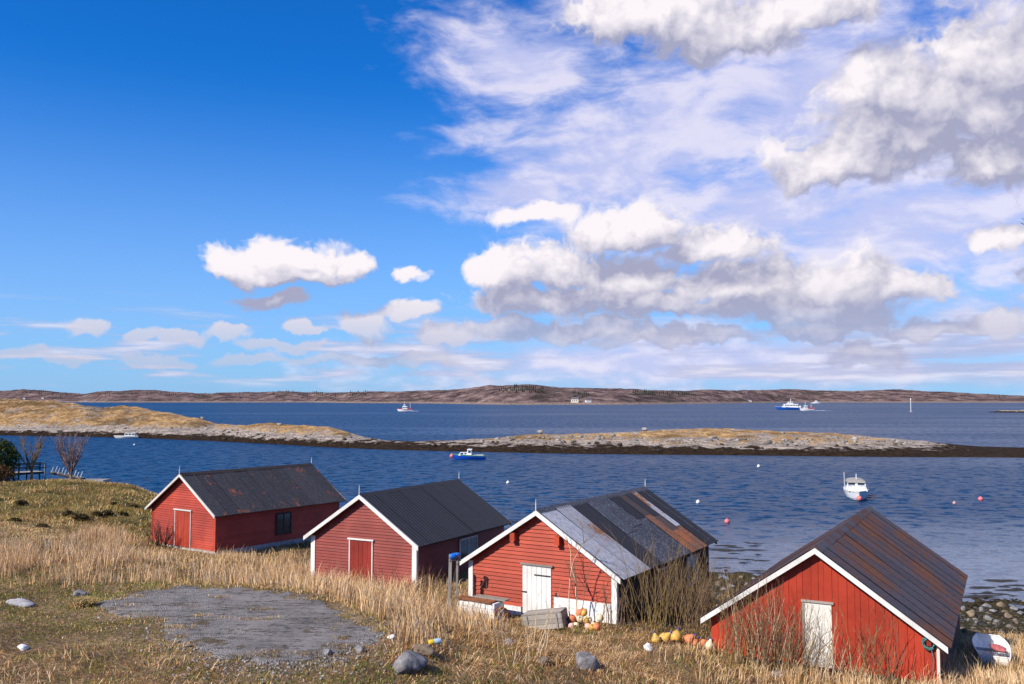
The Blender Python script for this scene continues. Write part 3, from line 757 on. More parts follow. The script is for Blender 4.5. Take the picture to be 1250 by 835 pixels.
# dark conifer stands on the far hills
needles = plain('far_conifer_needles', (0.020, 0.026, 0.016), 1.0, 0.5, 0.05)
MV, MF = [], []
def hill_at(px, frac):
    i = (px + 500) / 2300 * 999; i0 = int(i); j = frac * 39; j0 = int(j)
    return HP[j0, i0] * (1 - (j - j0)) + HP[min(j0 + 1, 39), i0] * (j - j0)
conif = MB()
for (a, b, f0_, f1_, n_) in [(335, 450, 0.24, 0.44, 170), (120, 215, 0.24, 0.44, 80), (610, 665, 0.16, 0.26, 130), (775, 850, 0.20, 0.30, 190), (20, 100, 0.2, 0.42, 60), (700, 720, 0.14, 0.2, 25), (900, 1240, 0.15, 0.4, 40), (230, 330, 0.2, 0.42, 60)]:
    for k in range(n_):
        q_ = hill_at(random.uniform(a, b), random.uniform(f0_, f1_)); hgt = random.uniform(5, 10); r = hgt * random.uniform(0.22, 0.34)
        ph = random.random() * 6
        conif.add([(q_[0] + r * math.cos(ph + t), q_[1] + r * math.sin(ph + t), q_[2] - 1) for t in (0, 1.26, 2.51, 3.77, 5.03)] + [(q_[0], q_[1], q_[2] + hgt)],
                  [(0, 1, 5), (1, 2, 5), (2, 3, 5), (3, 4, 5), (4, 0, 5)])
tag(conif.build('conifer_wood', needles), 'dark conifer stands scattered over the far hills', 'wood', kind='stuff')

# far houses
fh_w = [plain('far_white_wall', (0.72, 0.70, 0.68), 0.8, 0.1, 0.5), plain('far_cream_wall', (0.62, 0.56, 0.46), 0.8, 0.1, 0.5), plain('far_red_wall', (0.25, 0.06, 0.05), 0.8, 0.1, 0.5)]
fh_r = plain('far_roof_tiles', (0.10, 0.09, 0.10), 0.8, 0.2, 0.5)
fh_g = plain('far_window_glass', (0.03, 0.035, 0.04), 0.2, 0.1, 0.5)
far_list = [(7, 487.0, 9, 0, 'white farmhouse furthest from the dark trees on the wooded shore'), (19, 487.0, 10, 0, 'white farmhouse next to the furthest one on the wooded shore'),
            (31, 486.6, 11, 0, 'widest white house on the wooded shore beyond the golden headland'), (53, 486.0, 12, 1, 'cream house with dark roof by the dark shore trees'), (63, 487.0, 9, 2, 'small dark red house beside the cream one'),
            (703, 490.6, 17, 1, 'large cream building on the far shore below the hill'), (718, 490.3, 12, 0, 'small white house beside the large cream building'),
            (917, 489.5, 9, 0, 'lone white cottage on the far shore beyond the ferry'), (106, 489.6, 9, 0, 'low white boathouse on the sandy far shore')]
for (px, py, w_, k, lab) in far_list:
    i = int((px + 500) / 2300 * 999); zz_ = HP[:, i, 2]; py_ = np.array([topx(*HP[j, i])[1] for j in range(20)])
    j = int(np.argmin(np.abs(py_ - py))); q_ = HP[j, i]
    e = empty('far_house', (q_[0], q_[1], q_[2] - 0.5), random.uniform(-0.3, 0.3))
    tag(e, lab, 'house', 'houses on the far shore')
    hh = w_ * 0.45; dp = w_ * 0.7
    wl_ = MB().box(-w_ / 2, w_ / 2, -dp / 2, dp / 2, -2, hh).build('wall', fh_w[k], e)
    MB().prism([(-dp / 2 - 0.4, hh), (dp / 2 + 0.4, hh), (0, hh + dp * 0.42)], 'x', -w_ / 2 - 0.3, w_ / 2 + 0.3).build('roof', fh_r, e)
    for t in range(3): MB().box(-w_ * 0.34 + t * w_ * 0.28, -w_ * 0.34 + t * w_ * 0.28 + w_ * 0.1, -dp / 2 - 0.08, -dp / 2 - 0.02, hh * 0.35, hh * 0.75).build('window', fh_g, e)

# ------------------------------------------------------------------ boathouses
def corr_sheet(name, mat, parent, side, h, y0, y1, s0, s1, pitch, amp, lift=0.03, flat=False):
    """one roofing sheet on slope side (+1 right, -1 left), between y0..y1 and slope fractions s0..s1 (0 ridge, 1 eave)"""
    hw, drop = h['hw'], h['drop']; R = h['R']
    ln = math.hypot(hw, drop); nxn, nzn = drop / ln * side, hw / ln
    n = max(2, int(round((y1 - y0) / (pitch / 4)))) if not flat else 2
    ys = np.linspace(y0, y1, n + 1); rows = (s0, (s0 + s1) / 2, s1)
    v = []; f = []
    for r, s in enumerate(rows):
        sag = random.uniform(-0.006, 0.006)
        for yv in ys:
            a = amp * math.cos(2 * math.pi * (yv - y0) / pitch) + lift + sag
            if flat: a = lift + sag
            v.append((side * hw * s + nxn * a, yv, R - drop * s + nzn * a))
    m_ = len(ys)
    for r in range(2):
        for i in range(m_ - 1):
            q_ = (r * m_ + i, r * m_ + i + 1, (r + 1) * m_ + i + 1, (r + 1) * m_ + i)
            f.append(q_ if side < 0 else q_[::-1])
    o = mesh_obj(name, v, f, mat, parent, smooth=not flat)
    return o

def roof_shell(h, e, deck_mat, barge_mat, rear_barge=None):
    hw, drop, R, L = h['hw'], h['drop'], h['R'], h['L']; t = 0.07
    poly = [(-hw, R - drop), (0, R), (hw, R - drop), (hw, R - drop - t), (0, R - t), (-hw, R - drop - t)]
    roof = MB().prism(poly, 'y', 0.035, L - 0.035).build('roof', deck_mat, e)
    ln = math.hypot(hw, drop)
    for yy0, yy1, mt in ((-0.02, 0.03, barge_mat), (L - 0.03, L + 0.02, rear_barge or barge_mat)):
        for s in (-1, 1):
            b = MB()
            wv = h.get('barge', 0.14)                       # board depth
            ov = 0.02
            lo = [(0.0, yy0, R + ov), (s * (hw + 0.03), yy0, R - drop * (hw + 0.03) / hw + ov), (s * (hw + 0.03), yy0, R - drop * (hw + 0.03) / hw - wv), (0.0, yy0, R - wv)]
            hi = [(x, yy1, z) for x, y, z in lo]
            if s > 0: lo, hi = [(x + 0.002, y - 0.003, z) for x, y, z in lo], [(x + 0.002, y + 0.0, z) for x, y, z in hi]
            b.hexa(lo, hi)
            b.build('bargeboard', mt, e)
    return roof

def siding_gable(wall, h, g_, ww, pitch, mat, z0, t=0.09, gap=0.010, out=0.040):
    """horizontal lapped boards on the front gable, each its own piece"""
    R, drop, hw = h['R'], h['drop'], h['hw']
    z = z0
    half = lambda zz: min(ww, max((R - t - zz) / drop * hw, 0.02))
    while z < R - t - 0.10:
        z1 = min(z + pitch, R - t - 0.03); zt = z1 - gap
        a, b = half(z), half(zt); jt = random.uniform(-0.004, 0.004)
        o0, o1 = g_ - out + jt, g_ - 0.014
        MB().hexa([(-a, o0, z - 0.002), (a, o0, z - 0.002), (a, g_, z - 0.002), (-a, g_, z - 0.002)], [(-b, o1, zt), (b, o1, zt), (b, g_, zt), (-b, g_, zt)]).build('plank', mat, wall)
        z = z1
def siding_side(wall, side, ww, y0, y1, pitch, mat, z0, z1):
    z = z0
    while z < z1 - 0.03:
        zb = min(z + pitch, z1); o0, o1 = side * (ww + 0.034), side * (ww + 0.014)
        lo = [(side * ww, y0, z - 0.012), (o0, y0, z - 0.012), (o0, y1, z - 0.012), (side * ww, y1, z - 0.012)]
        hi = [(side * ww, y0, zb), (o1, y0, zb), (o1, y1, zb), (side * ww, y1, zb)]
        MB().hexa(lo, hi).build('plank', mat, wall); z = zb

def body(key, name, label, group, wallmat, pitch, g_=0.26, eo=0.24, plinth=0.16, plinth_mat=None):
    h = HS[key]; h['R'] = h['z'] - h['base']
    e = empty(name, (h['ax'], h['Y'], h['base']), -h['yaw'])
    tag(e, label, 'boathouse', group)
    ww = h['hw'] - eo; h['ww'] = ww; h['g'] = g_; Lw = h['L'] - g_; h['Lw'] = Lw
    ez = h['R'] - h['drop'] * ww / h['hw'] - 0.075; h['ez'] = ez
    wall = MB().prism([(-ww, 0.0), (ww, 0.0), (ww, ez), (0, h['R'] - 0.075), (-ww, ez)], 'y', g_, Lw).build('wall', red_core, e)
    MB().box(-ww - 0.03, ww + 0.03, g_ - 0.03, Lw + 0.03, -3.0, plinth).build('foundation', plinth_mat or concrete, e)
    return h, e, wall
def door(e, x0, x1, y, z0, z1, mat, frame, n, trim=0.07, lintel=0.10):
    d = MB().box(x0, x1, y - 0.045, y - 0.02, z0, z1).build('door', mat, e)
    w = (x1 - x0) / n
    for i in range(n):
        MB().box(x0 + i * w + 0.006, x0 + (i + 1) * w - 0.006, y - 0.066 - random.uniform(0, 0.004), y - 0.045, z0 + 0.01, z1 - 0.01).build('plank', mat, d)
    if frame:
        MB().box(x0 - trim, x0, y - 0.075, y - 0.02, z0, z1).build('door_frame', frame, e)
        MB().box(x1, x1 + trim, y - 0.075, y - 0.02, z0, z1).build('door_frame', frame, e)
    if lintel: MB().box(x0 - trim - 0.05, x1 + trim + 0.05, y - 0.11, y - 0.02, z1, z1 + 0.055).build('door_lintel', frame or grey_wood, e)
    return d
def side_window(e, x, y0, y1, z0, z1, frame, nmull=1):
    w = MB().box(x + 0.036, x + 0.06, y0, y1, z0, z1).build('window', glass, e)
    fr = MB(); t = 0.06
    fr.box(x + 0.036, x + 0.085, y0 - t, y1 + t, z1, z1 + t); fr.box(x + 0.036, x + 0.10, y0 - t - 0.03, y1 + t + 0.03, z0 - t, z0)
    fr.box(x + 0.036, x + 0.083, y0 - t, y0, z0, z1); fr.box(x + 0.036, x + 0.083, y1, y1 + t, z0, z1)
    for k in range(nmull):
        yc = y0 + (y1 - y0) * (k + 1) / (nmull + 1); fr.box(x + 0.036, x + 0.079, yc - 0.025, yc + 0.025, z0, z1)
    fr.build('frame', frame, w)
def finial(e, h, y):
    MB().tube([(0, y, h['R'] - 0.03), (0, y, h['R'] + 0.22), (0, y, h['R'] + 0.40)], [0.022, 0.018, 0.006], 6).build('finial', dull_white, e)
def pxy(h, px, py, plane_y=None):       # house-local x, z of a photo pixel on the front wall plane
    c, s = math.cos(h['yaw']), math.sin(h['yaw']); d = ray(px, py)
    o = CAM - np.array([h['ax'], h['Y'], h['base']])
    ly0 = o[0] * s + o[1] * c; dly = d[0] * s + d[1] * c
    t = (plane_y - ly0) / dly; P = o + d * t
    return P[0] * c - P[1] * s, P[2]
def pyz(h, px, py, plane_x):            # house-local y, z of a photo pixel on the right wall plane
    c, s = math.cos(h['yaw']), math.sin(h['yaw']); d = ray(px, py)
    o = CAM - np.array([h['ax'], h['Y'], h['base']])
    lx0 = o[0] * c - o[1] * s; dlx = d[0] * c - d[1] * s
    t = (plane_x - lx0) / dlx; P = o + d * t
    return P[0] * s + P[1] * c, P[2]
GRP = 'red boathouses along the shore'

# --- boathouse with the slate-grey rust-patched roof
h, e, wall = body('a', 'boathouse', 'bright red boathouse with grey rust-patched ribbed roof and red door', GRP, red1, 0.105, plinth=0.17)
siding_gable(wall, h, h['g'], h['ww'], 0.108, red1, 0.18)
for s in (-1, 1): siding_side(wall, s, h['ww'], h['g'], h['Lw'], 0.108, red1, 0.18, h['ez'])
h['barge'] = 0.10; roof = roof_shell(h, e, dark_wood, dull_white)
for s in (-1, 1):
    n = 11; w_ = (h['L'] - 0.06) / n
    for i in range(n): corr_sheet('sheet', roof1, roof, s, h, 0.03 + i * w_, 0.03 + (i + 1) * w_ + 0.03, 0.0, 1.03, 0.13, 0.016, 0.03 + 0.004 * (i % 2))
MB().prism([(-0.16, h['R'] - 0.05), (0, h['R'] + 0.075), (0.16, h['R'] - 0.05), (0, h['R'] + 0.03)], 'y', 0.0, h['L']).build('ridge_cap', dark_wood, roof)
x0, z1 = pxy(h, 215.5, 621.5, h['g']); x1, z0 = pxy(h, 233, 670, h['g'])
door(e, x0, x1, h['g'], 0.17, z1 - 0.02, red1, dull_white, 5, trim=0.035)
for s in (-1, 1): MB().box(s * h['ww'] - 0.05, s * h['ww'] + 0.05, h['g'] - 0.05, h['g'] + 0.05, 0.17, h['ez'] - 0.06).build('corner_board', red1, e)
y0, z1 = pyz(h, 337.5, 627, h['ww']); y1, z0 = pyz(h, 353, 650, h['ww'])
side_window(e, h['ww'], y0, y1, z0 + 0.03, z1 - 0.05, dark_wood, 1)
finial(e, h, 0.0); finial(e, h, h['L'])

# --- boathouse with the plain black roof
h, e, wall = body('b', 'boathouse', 'faded red boathouse with plain black roof and white corner boards', GRP, red2, 0.12, plinth=0.10)
siding_gable(wall, h, h['g'], h['ww'], 0.115, red2, 0.11)
for s in (-1, 1): siding_side(wall, s, h['ww'], h['g'], h['Lw'], 0.115, red2, 0.11, h['ez'])
roof = roof_shell(h, e, dark_wood, white)
for s in (-1, 1):
    n = 9; w_ = (h['L'] - 0.06) / n
    for i in range(n): corr_sheet('sheet', roof2, roof, s, h, 0.03 + i * w_, 0.03 + (i + 1) * w_ + 0.02, 0.0, 1.02, 0.20, 0.010, 0.026 + 0.003 * (i % 2))
MB().prism([(-0.13, h['R'] - 0.05), (0, h['R'] + 0.065), (0.13, h['R'] - 0.05), (0, h['R'] + 0.02)], 'y', 0.0, h['L']).build('ridge_cap', roof2, roof)
x0, z1 = pxy(h, 428.5, 658, h['g']); x1, z0 = pxy(h, 454.5, 714, h['g'])
door(e, x0, x1, h['g'], 0.12, z1, red_dark, white, 5, trim=0.045)
for s in (-1, 1): MB().box(s * h['ww'] - (0.14 if s > 0 else 0.06), s * h['ww'] + (0.06 if s > 0 else 0.14), h['g'] - 0.06, h['g'] + 0.06, 0.03, h['ez'] - 0.06).build('corner_board', white, e)
y0, z1 = pyz(h, 560.5, 658, h['ww']); y1, z0 = pyz(h, 580, 673, h['ww'])
side_window(e, h['ww'], y0, y1, z1 - 0.82, z1 - 0.06, dull_white, 1)
finial(e, h, 0.0); finial(e, h, h['L'])

# --- boathouse with the patchwork roof and white door
h, e, wall = body('c', 'boathouse', 'orange-red boathouse with patchwork sheet roof and white plank door', GRP, red3, 0.13, plinth=0.10, plinth_mat=dark_wood)
siding_gable(wall, h, h['g'], h['ww'], 0.130, red3, 0.32, gap=0.016, out=0.046)
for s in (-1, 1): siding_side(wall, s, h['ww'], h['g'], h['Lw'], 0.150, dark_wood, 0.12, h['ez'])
roof = roof_shell(h, e, dark_wood, white, rear_barge=dark_wood)
Lh = h['L']
panels = [(0.00, 0.12, 0, 1.03, roof3_galv), (0.12, 0.245, 0, 1.03, roof3_galv), (0.245, 0.37, 0, 1.03, roof3_black), (0.37, 0.47, 0, 0.56, roof3_slate), (0.37, 0.47, 0.54, 1.03, roof3_slate),
          (0.47, 0.58, 0, 0.50, roof3_slate), (0.47, 0.58, 0.48, 1.03, roof3_slate), (0.58, 0.67, 0, 0.42, roof3_black), (0.58, 0.67, 0.40, 1.03, roof3_slate),
          (0.67, 0.74, 0, 0.40, roof3_brown), (0.67, 0.74, 0.38, 1.03, roof3_rust), (0.74, 0.81, 0, 0.44, roof3_black), (0.74, 0.81, 0.42, 0.72, roof3_brown), (0.74, 0.81, 0.70, 1.03, roof3_rust),
          (0.81, 0.865, 0, 0.66, roof3_galv), (0.81, 0.865, 0.64, 1.03, roof3_rust), (0.865, 0.93, 0, 1.03, roof3_black), (0.93, 0.955, 0, 1.03, roof3_slate), (0.955, 1.0, 0, 1.03, roof3_black)]
for k, (a, b, s0, s1, mt) in enumerate(panels):
    corr_sheet('sheet', mt, roof, 1, h, 0.03 + a * (Lh - 0.06), 0.03 + b * (Lh - 0.06) + 0.015, s0, s1, 0.15, 0.011, 0.026 + 0.012 * (s0 == 0) + 0.003 * (k % 2))
for i in range(8): corr_sheet('sheet', (roof3_slate, roof3_black)[i % 2], roof, -1, h, 0.03 + i * (Lh - 0.06) / 8, 0.03 + (i + 1) * (Lh - 0.06) / 8, 0, 1.03, 0.15, 0.011, 0.03)
MB().prism([(-0.17, h['R'] - 0.06), (0, h['R'] + 0.08), (0.17, h['R'] - 0.06), (0, h['R'] + 0.03)], 'y', 0.0, Lh).build('ridge_cap', roof3_slate, roof)
x0, z1 = pxy(h, 639, 688, h['g']); x1, z0 = pxy(h, 674, 756, h['g'])
d = door(e, x0, x1, h['g'], z0 + 0.02, z1 - 0.01, white, None, 6, trim=0.02)
MB().box(x0 + 0.42 * (x1 - x0), x1 - 0.02, h['g'] - 0.084, h['g'] - 0.066, z1 - 0.33, z1 - 0.29).build('hinge', iron, d)
MB().box(x0 + 0.01, x0 + 0.17, h['g'] - 0.088, h['g'] - 0.066, z1 - 0.92, z1 - 0.88).build('latch', iron, d)
MB().box(x1 + 0.14, x1 + 0.20, h['g'] - 0.05, h['g'] - 0.034, z1 - 1.12, z1 - 0.82).build('slot', iron, e)
for s in (-1, 1): MB().box(s * h['ww'] - (0.14 if s > 0 else 0.05), s * h['ww'] + (0.05 if s > 0 else 0.12), h['g'] - 0.06, h['g'] + 0.06, 0.02, h['ez'] - 0.06).build('corner_board', white, e)
for (pa, pb) in ((625.5, 655), (680, 660)):
    bx_, bz_ = pxy(h, pa, pb, 0.05)
    MB().box(bx_ - 0.09, bx_ + 0.09, 0.02, h['g'], bz_ - 0.15, bz_ + 0.13).build('beam_end', red3, e)
xr, zr = pxy(h, 745, 737, h['g'])
MB().box(x1 + 0.12, h['ww'] - 0.16, h['g'] - 0.10, h['g'] + 0.02, -0.6, 0.78).build('plinth_wall', whitewash, e)
MB().box(-h['ww'] + 0.08, x0 - 0.05, h['g'] - 0.10, h['g'] + 0.02, -0.6, 0.31).build('plinth_wall', whitewash, e)
for (a, b) in ((801.5, 812), (838, 848)):
    y0, zt_ = pyz(h, a, 700, h['ww']); y1, zb_ = pyz(h, b, 735, h['ww'])
    side_window(e, h['ww'], y0, y1, 0.35, 1.30, dull_white, 0)
finial(e, h, 0.0); finial(e, h, Lh)

# --- boathouse with vertical boards and rust-streaked roof
h, e, wall = body('d', 'boathouse', 'vivid red boathouse with upright boards, rust-streaked dark roof and white door', GRP, red4, 0.3, plinth=0.12, plinth_mat=dark_wood)
ww, g_ = h['ww'], h['g']
x = -ww; k = 0
while x < ww - 0.02:
    w_ = (0.20, 0.145, 0.225, 0.165, 0.24)[k % 5]; xb = min(x + w_, ww)
    tz = lambda xx: h['R'] - h['drop'] * abs(xx) / h['hw'] - 0.09
    oo = g_ - 0.026 - 0.010 * (k % 2) - random.uniform(0, 0.004)
    xa_, xb_ = x + 0.004, xb - 0.004
    lo = [(xa_, oo, 0.10), (xb_, oo, 0.10), (xb_, g_, 0.10), (xa_, g_, 0.10)]
    hi = [(xa_, oo, tz(xa_)), (xb_, oo, tz(xb_)), (xb_, g_, tz(xb_)), (xa_, g_, tz(xa_))]
    MB().hexa(lo, hi).build('plank', red4, wall); x = xb; k += 1
for s in (-1, 1):
    y = g_
    while y < h['Lw'] - 0.02:
        yb = min(y + 0.21, h['Lw']); o_ = s * (ww + 0.026 + random.uniform(0, 0.012))
        MB().hexa([(s * ww, y + 0.004, 0.1), (o_, y + 0.004, 0.1), (o_, yb - 0.004, 0.1), (s * ww, yb - 0.004, 0.1)], [(s * ww, y + 0.004, h['ez']), (o_, y + 0.004, h['ez']), (o_, yb - 0.004, h['ez']), (s * ww, yb - 0.004, h['ez'])]).build('plank', red4, wall); y = yb
roof = roof_shell(h, e, dark_wood, white, rear_barge=dark_wood)
for s in (-1, 1):
    n = 14; w_ = (h['L'] - 0.06) / n
    for i in range(n): corr_sheet('sheet', roof4, roof, s, h, 0.03 + i * w_, 0.03 + (i + 1) * w_ + 0.03, 0.0, 1.025, 0.15, 0.015, 0.03 + 0.004 * (i % 2))
MB().prism([(-0.20, h['R'] - 0.09), (0, h['R'] + 0.075), (0.20, h['R'] - 0.09), (0, h['R'] + 0.035)], 'y', 0.0, h['L']).build('ridge_cap', roof4, roof)
x0, z1 = pxy(h, 982, 734, g_); x1, z0 = pxy(h, 1017, 816, g_)
d = MB().box(x0, x1, g_ - 0.040, g_ - 0.018, 0.12, z1).build('door', white_board, e)
MB().box(x0 - 0.06, x0, g_ - 0.06, g_ - 0.018, 0.12, z1 + 0.05).build('door_frame', grey_wood, e)
MB().box(x0 - 0.08, x1 + 0.06, g_ - 0.085, g_ - 0.018, z1, z1 + 0.06).build('door_lintel', grey_wood, e)
for k in range(3): MB().box(x0 + 0.01, x1 - 0.01, g_ - 0.048, g_ - 0.040, 0.14 + k * (z1 - 0.14) / 3 + 0.006, 0.14 + (k + 1) * (z1 - 0.14) / 3 - 0.006).build('panel', white_board, d)
MB().box(ww - 0.02, ww + 0.055, g_ - 0.055, g_ + 0.03, 0.05, h['ez'] - 0.05).build('corner_board', dull_white, e)
HD = h

# ------------------------------------------------------------------ boats
gel_white = plain('white_gelcoat', (0.78, 0.77, 0.75), 0.3, 0.08, 2, spec=0.5)
gel_cream = plain('cream_gelcoat', (0.72, 0.68, 0.60), 0.4, 0.12, 2)
gel_blue = plain('blue_hull_paint', (0.008, 0.06, 0.42), 0.3, 0.15, 1.5)
gel_green = plain('green_strake_paint', (0.06, 0.22, 0.13), 0.4, 0.15, 2)
gel_red = plain('red_hull_paint', (0.50, 0.05, 0.05), 0.4, 0.15, 1.5)
ferry_blue = plain('ferry_blue_paint', (0.01, 0.10, 0.46), 0.35, 0.1, 0.4)
canvas = plain('grey_canvas', (0.30, 0.28, 0.26), 0.85, 0.2, 5)
boot_top = plain('dark_antifouling', (0.05, 0.03, 0.03), 0.7, 0.2, 4)
alu = plain('dull_aluminium', (0.55, 0.55, 0.56), 0.35, 0.1, 8, metal=0.8)
buoy_pink = plain('pink_buoy_plastic', (0.72, 0.17, 0.17), 0.4, 0.1, 6)
buoy_white = plain('white_buoy_plastic', (0.80, 0.78, 0.74), 0.4, 0.1, 6)

def hull_secs(L, B, D, fb, fs, n=15, bow=2.2, flare=0.72):
    S = []
    for i in range(n):
        t = i / (n - 1); b = B / 2 * (1 - max(0.0, (t - 0.40) / 0.60) ** bow) * (0.88 + 0.12 * min(1, t / 0.35)); b = max(b, 0.012)
        z = fs + (fb - fs) * t ** 1.8; zk = -D * (1 - t ** 5) + 0.0; rake = 0.10 * L * max(0, t - 0.8) / 0.2
        S.append((-L / 2 + L * t * 0.94, b, z, zk, rake))
    return S
def hull(e, L, B, D, fb, fs, mat, strake=None, deck=None, deck_drop=0.10, boot=True, bow=2.2, flare=0.72):
    S = hull_secs(L, B, D, fb, fs, bow=bow); v = []; f = []; m_ = 9
    def sec(x, b, z, zk, rk, k):
        u = k / 4.0                       # 0 keel .. 1 gunwale
        w = b * min(1.0, (0.0, 0.55 * flare / 0.72, flare, 0.92, 1.0)[k]); zz = zk + (z - zk) * (0.0, 0.16, 0.36, 0.68, 1.0)[k]
        return x + rk * u, w, zz
    for s in S:
        for k in range(-4, 5):
            x, w, z = sec(*s, abs(k)); v.append((x, math.copysign(w, k) if k else 0.0, z))
    n = len(S)
    for i in range(n - 1):
        for k in range(m_ - 1): a = i * m_ + k; f.append((a, a + m_, a + m_ + 1, a + 1))
    f.append(tuple(range(m_))); f.append(tuple((n - 1) * m_ + k for k in range(m_))[::-1])
    o = mesh_obj('hull', v, f, mat, e, smooth=False)
    if strake:
        for sd in (-1, 1):
            b = MB(); q_ = []
            for s in S:
                x, w, z = sec(*s, 4); x2, w2, z2 = sec(*s, 3)
                q_.append(((x, sd * (w + 0.03), z + 0.02), (x2 * .4 + x * .6, sd * (w * .6 + w2 * .4 + 0.03), z * .55 + z2 * .45)))
            for i in range(n - 1):
                b.add([q_[i][0], q_[i + 1][0], q_[i + 1][1], q_[i][1]], [(0, 1, 2, 3) if sd < 0 else (3, 2, 1, 0)])
            b.build('strake', strake, e)
    if deck:
        dv = []; df = []
        for s in S:
            x, w, z = sec(*s, 4); dv += [(x, -w * 0.97, z - deck_drop), (x, w * 0.97, z - deck_drop)]
        for i in range(n - 1): df.append((2 * i, 2 * i + 1, 2 * i + 3, 2 * i + 2)[::-1])
        mesh_obj('deck', dv, df, deck, e)
    for sd in (-1, 1):
        MB().tube([(s[0] + s[4], sd * s[1], s[2] + 0.015) for s in S], 0.035 if L < 10 else 0.09, 5).build('gunwale', strake or deck or mat, e)
    return S
def cabin(e, x0, x1, w, z0, z1, mat, roofmat, panes, rake=0.15, name='cabin', roof_over=0.12):
    b = MB(); t = w * 0.44; bt = w / 2
    c = b.hexa([(x0, -bt, z0), (x1, -bt, z0), (x1, bt, z0), (x0, bt, z0)], [(x0 + rake * 0.3, -t, z1), (x1 - rake, -t, z1), (x1 - rake, t, z1), (x0 + rake * 0.3, t, z1)]).build(name, mat, e)
    if roofmat:
        MB().hexa([(x0 - roof_over, -t - 0.06, z1), (x1 - rake + roof_over, -t - 0.06, z1), (x1 - rake + roof_over, t + 0.06, z1), (x0 - roof_over, t + 0.06, z1)],
                  [(x0, -t * 0.9, z1 + 0.1 * (z1 - z0)), (x1 - rake, -t * 0.9, z1 + 0.1 * (z1 - z0)), (x1 - rake, t * 0.9, z1 + 0.1 * (z1 - z0)), (x0, t * 0.9, z1 + 0.1 * (z1 - z0))]).build('roof', roofmat, e)
    if panes:
        a, bb = 0.45, 0.88
        def P(x_, u, sd):
            zz = z0 + (z1 - z0) * u; w_ = bt + (t - bt) * u + 0.012; return (x_, sd * w_, zz)
        for sd in (-1, 1):
            for k in range(panes):
                xa = x0 + (x1 - x0 - rake) * (k + 0.15) / panes; xb = x0 + (x1 - x0 - rake) * (k + 0.85) / panes
                q_ = [P(xa, a, sd), P(xb, a, sd), P(xb, bb, sd), P(xa, bb, sd)]
                MB().add(q_, [(0, 1, 2, 3) if sd < 0 else (3, 2, 1, 0)]).build('window', glass, e)
        for sd in (-1, 1):
            fx = lambda u: x1 - rake * u + 0.012
            q_ = [(fx(a), sd * 0.06 * w, z0 + (z1 - z0) * a), (fx(a), sd * bt * 0.88, z0 + (z1 - z0) * a), (fx(bb), sd * t * 0.9, z0 + (z1 - z0) * bb), (fx(bb), sd * 0.06 * w, z0 + (z1 - z0) * bb)]
            MB().add(q_, [(0, 1, 2, 3) if sd > 0 else (3, 2, 1, 0)]).build('window', glass, e)
    return c
def ball(r, n=12, m_=7, sx=1.0): return [(max(r * math.sin(math.pi * i / m_), 0.002) * sx, -r * math.cos(math.pi * i / m_)) for i in range(m_ + 1)]
def buoy(px, py, r, mat, label, Y=None):
    q_ = onz(px, py, 0.0)
    e = empty('mooring_buoy', (q_[0], q_[1], r * 0.45)); tag(e, label, 'buoy', 'mooring buoys in the bay')
    MB().lathe(ball(r), 12).build('float', mat, e, True)
    MB().lathe([(0.02, r * 0.9), (r * 0.22, r * 0.95), (r * 0.22, r * 1.2), (0.02, r * 1.25)], 8).build('eye', mat, e)

# blue cabin boat on its mooring
q_ = onz(573, 560.5, 0)
e = empty('motorboat', (q_[0], q_[1], 0.0), math.pi - 0.06); tag(e, 'blue-hulled cabin boat with white wheelhouse and green strake', 'boat', 'boats moored in the bay')
hull(e, 6.0, 2.1, 0.35, 0.95, 0.70, gel_blue, gel_green, gel_white, 0.06)
cabin(e, 0.25, 2.05, 1.25, 0.70, 1.22, gel_white, gel_white, 2, 0.35, 'fore_cabin', 0.02)
cabin(e, -0.45, 0.55, 1.35, 0.70, 1.78, gel_white, gel_cream, 1, 0.25, 'wheelhouse')
MB().box(-2.6, -0.6, -0.8, 0.8, 0.62, 0.80).build('engine_box', gel_cream, e)
MB().tube([(0.1, 0, 1.8), (0.05, 0, 2.2)], 0.02, 5).build('mast', alu, e)

# white boat lying bow-on
q_ = onz(1046, 611.5, 0); q_ = q_ * (1 + 3.2 / q_[1])
e = empty('motorboat', (q_[0], q_[1], 0.0), math.radians(-107)); tag(e, 'white motorboat with grey canvas top and red bow fender', 'boat', 'boats moored in the bay')
hull(e, 7.4, 2.65, 0.4, 1.05, 0.85, gel_white, gel_cream, gel_white, 0.05, bow=2.6, flare=0.8)
cabin(e, -0.6, 2.2, 2.0, 0.95, 1.42, gel_white, None, 0, 0.5, 'fore_cabin')
cabin(e, -2.4, 0.1, 2.1, 0.95, 1.72, gel_white, None, 2, 0.35, 'wheelhouse')
cb = MB()
for k in range(9):
    a = math.pi * k / 8; cb.v += [(-2.5, 1.05 * math.cos(a), 1.66 + 0.42 * math.sin(a) ** 0.7), (-0.05, 1.0 * math.cos(a), 1.66 + 0.38 * math.sin(a) ** 0.7)]
for k in range(8): cb.f.append((2 * k, 2 * k + 1, 2 * k + 3, 2 * k + 2))
cb.f.append(tuple(2 * k + 1 for k in range(9))[::-1]); cb.f.append(tuple(2 * k for k in range(9)))
cb.build('canvas_top', canvas, e)
rb = MB(); pts = []
for k in range(-6, 7):
    t = k / 6; pts.append((3.3 - 2.6 * abs(t) ** 1.6, 1.12 * t if abs(t) < 1 else 1.2 * t, 1.5))
rb.tube(pts, 0.022, 5); rb.build('bow_rail', alu, e)
for k in (0, 2, 4, 6, 8, 10, 12): MB().tube([(pts[k][0], pts[k][1], 0.95), pts[k]], 0.018, 5).build('stanchion', alu, e)
MB().tube([(-1.0, -1.22, 1.0), (-1.0, -1.24, 2.75)], 0.03, 6).build('antenna', gel_white, e)
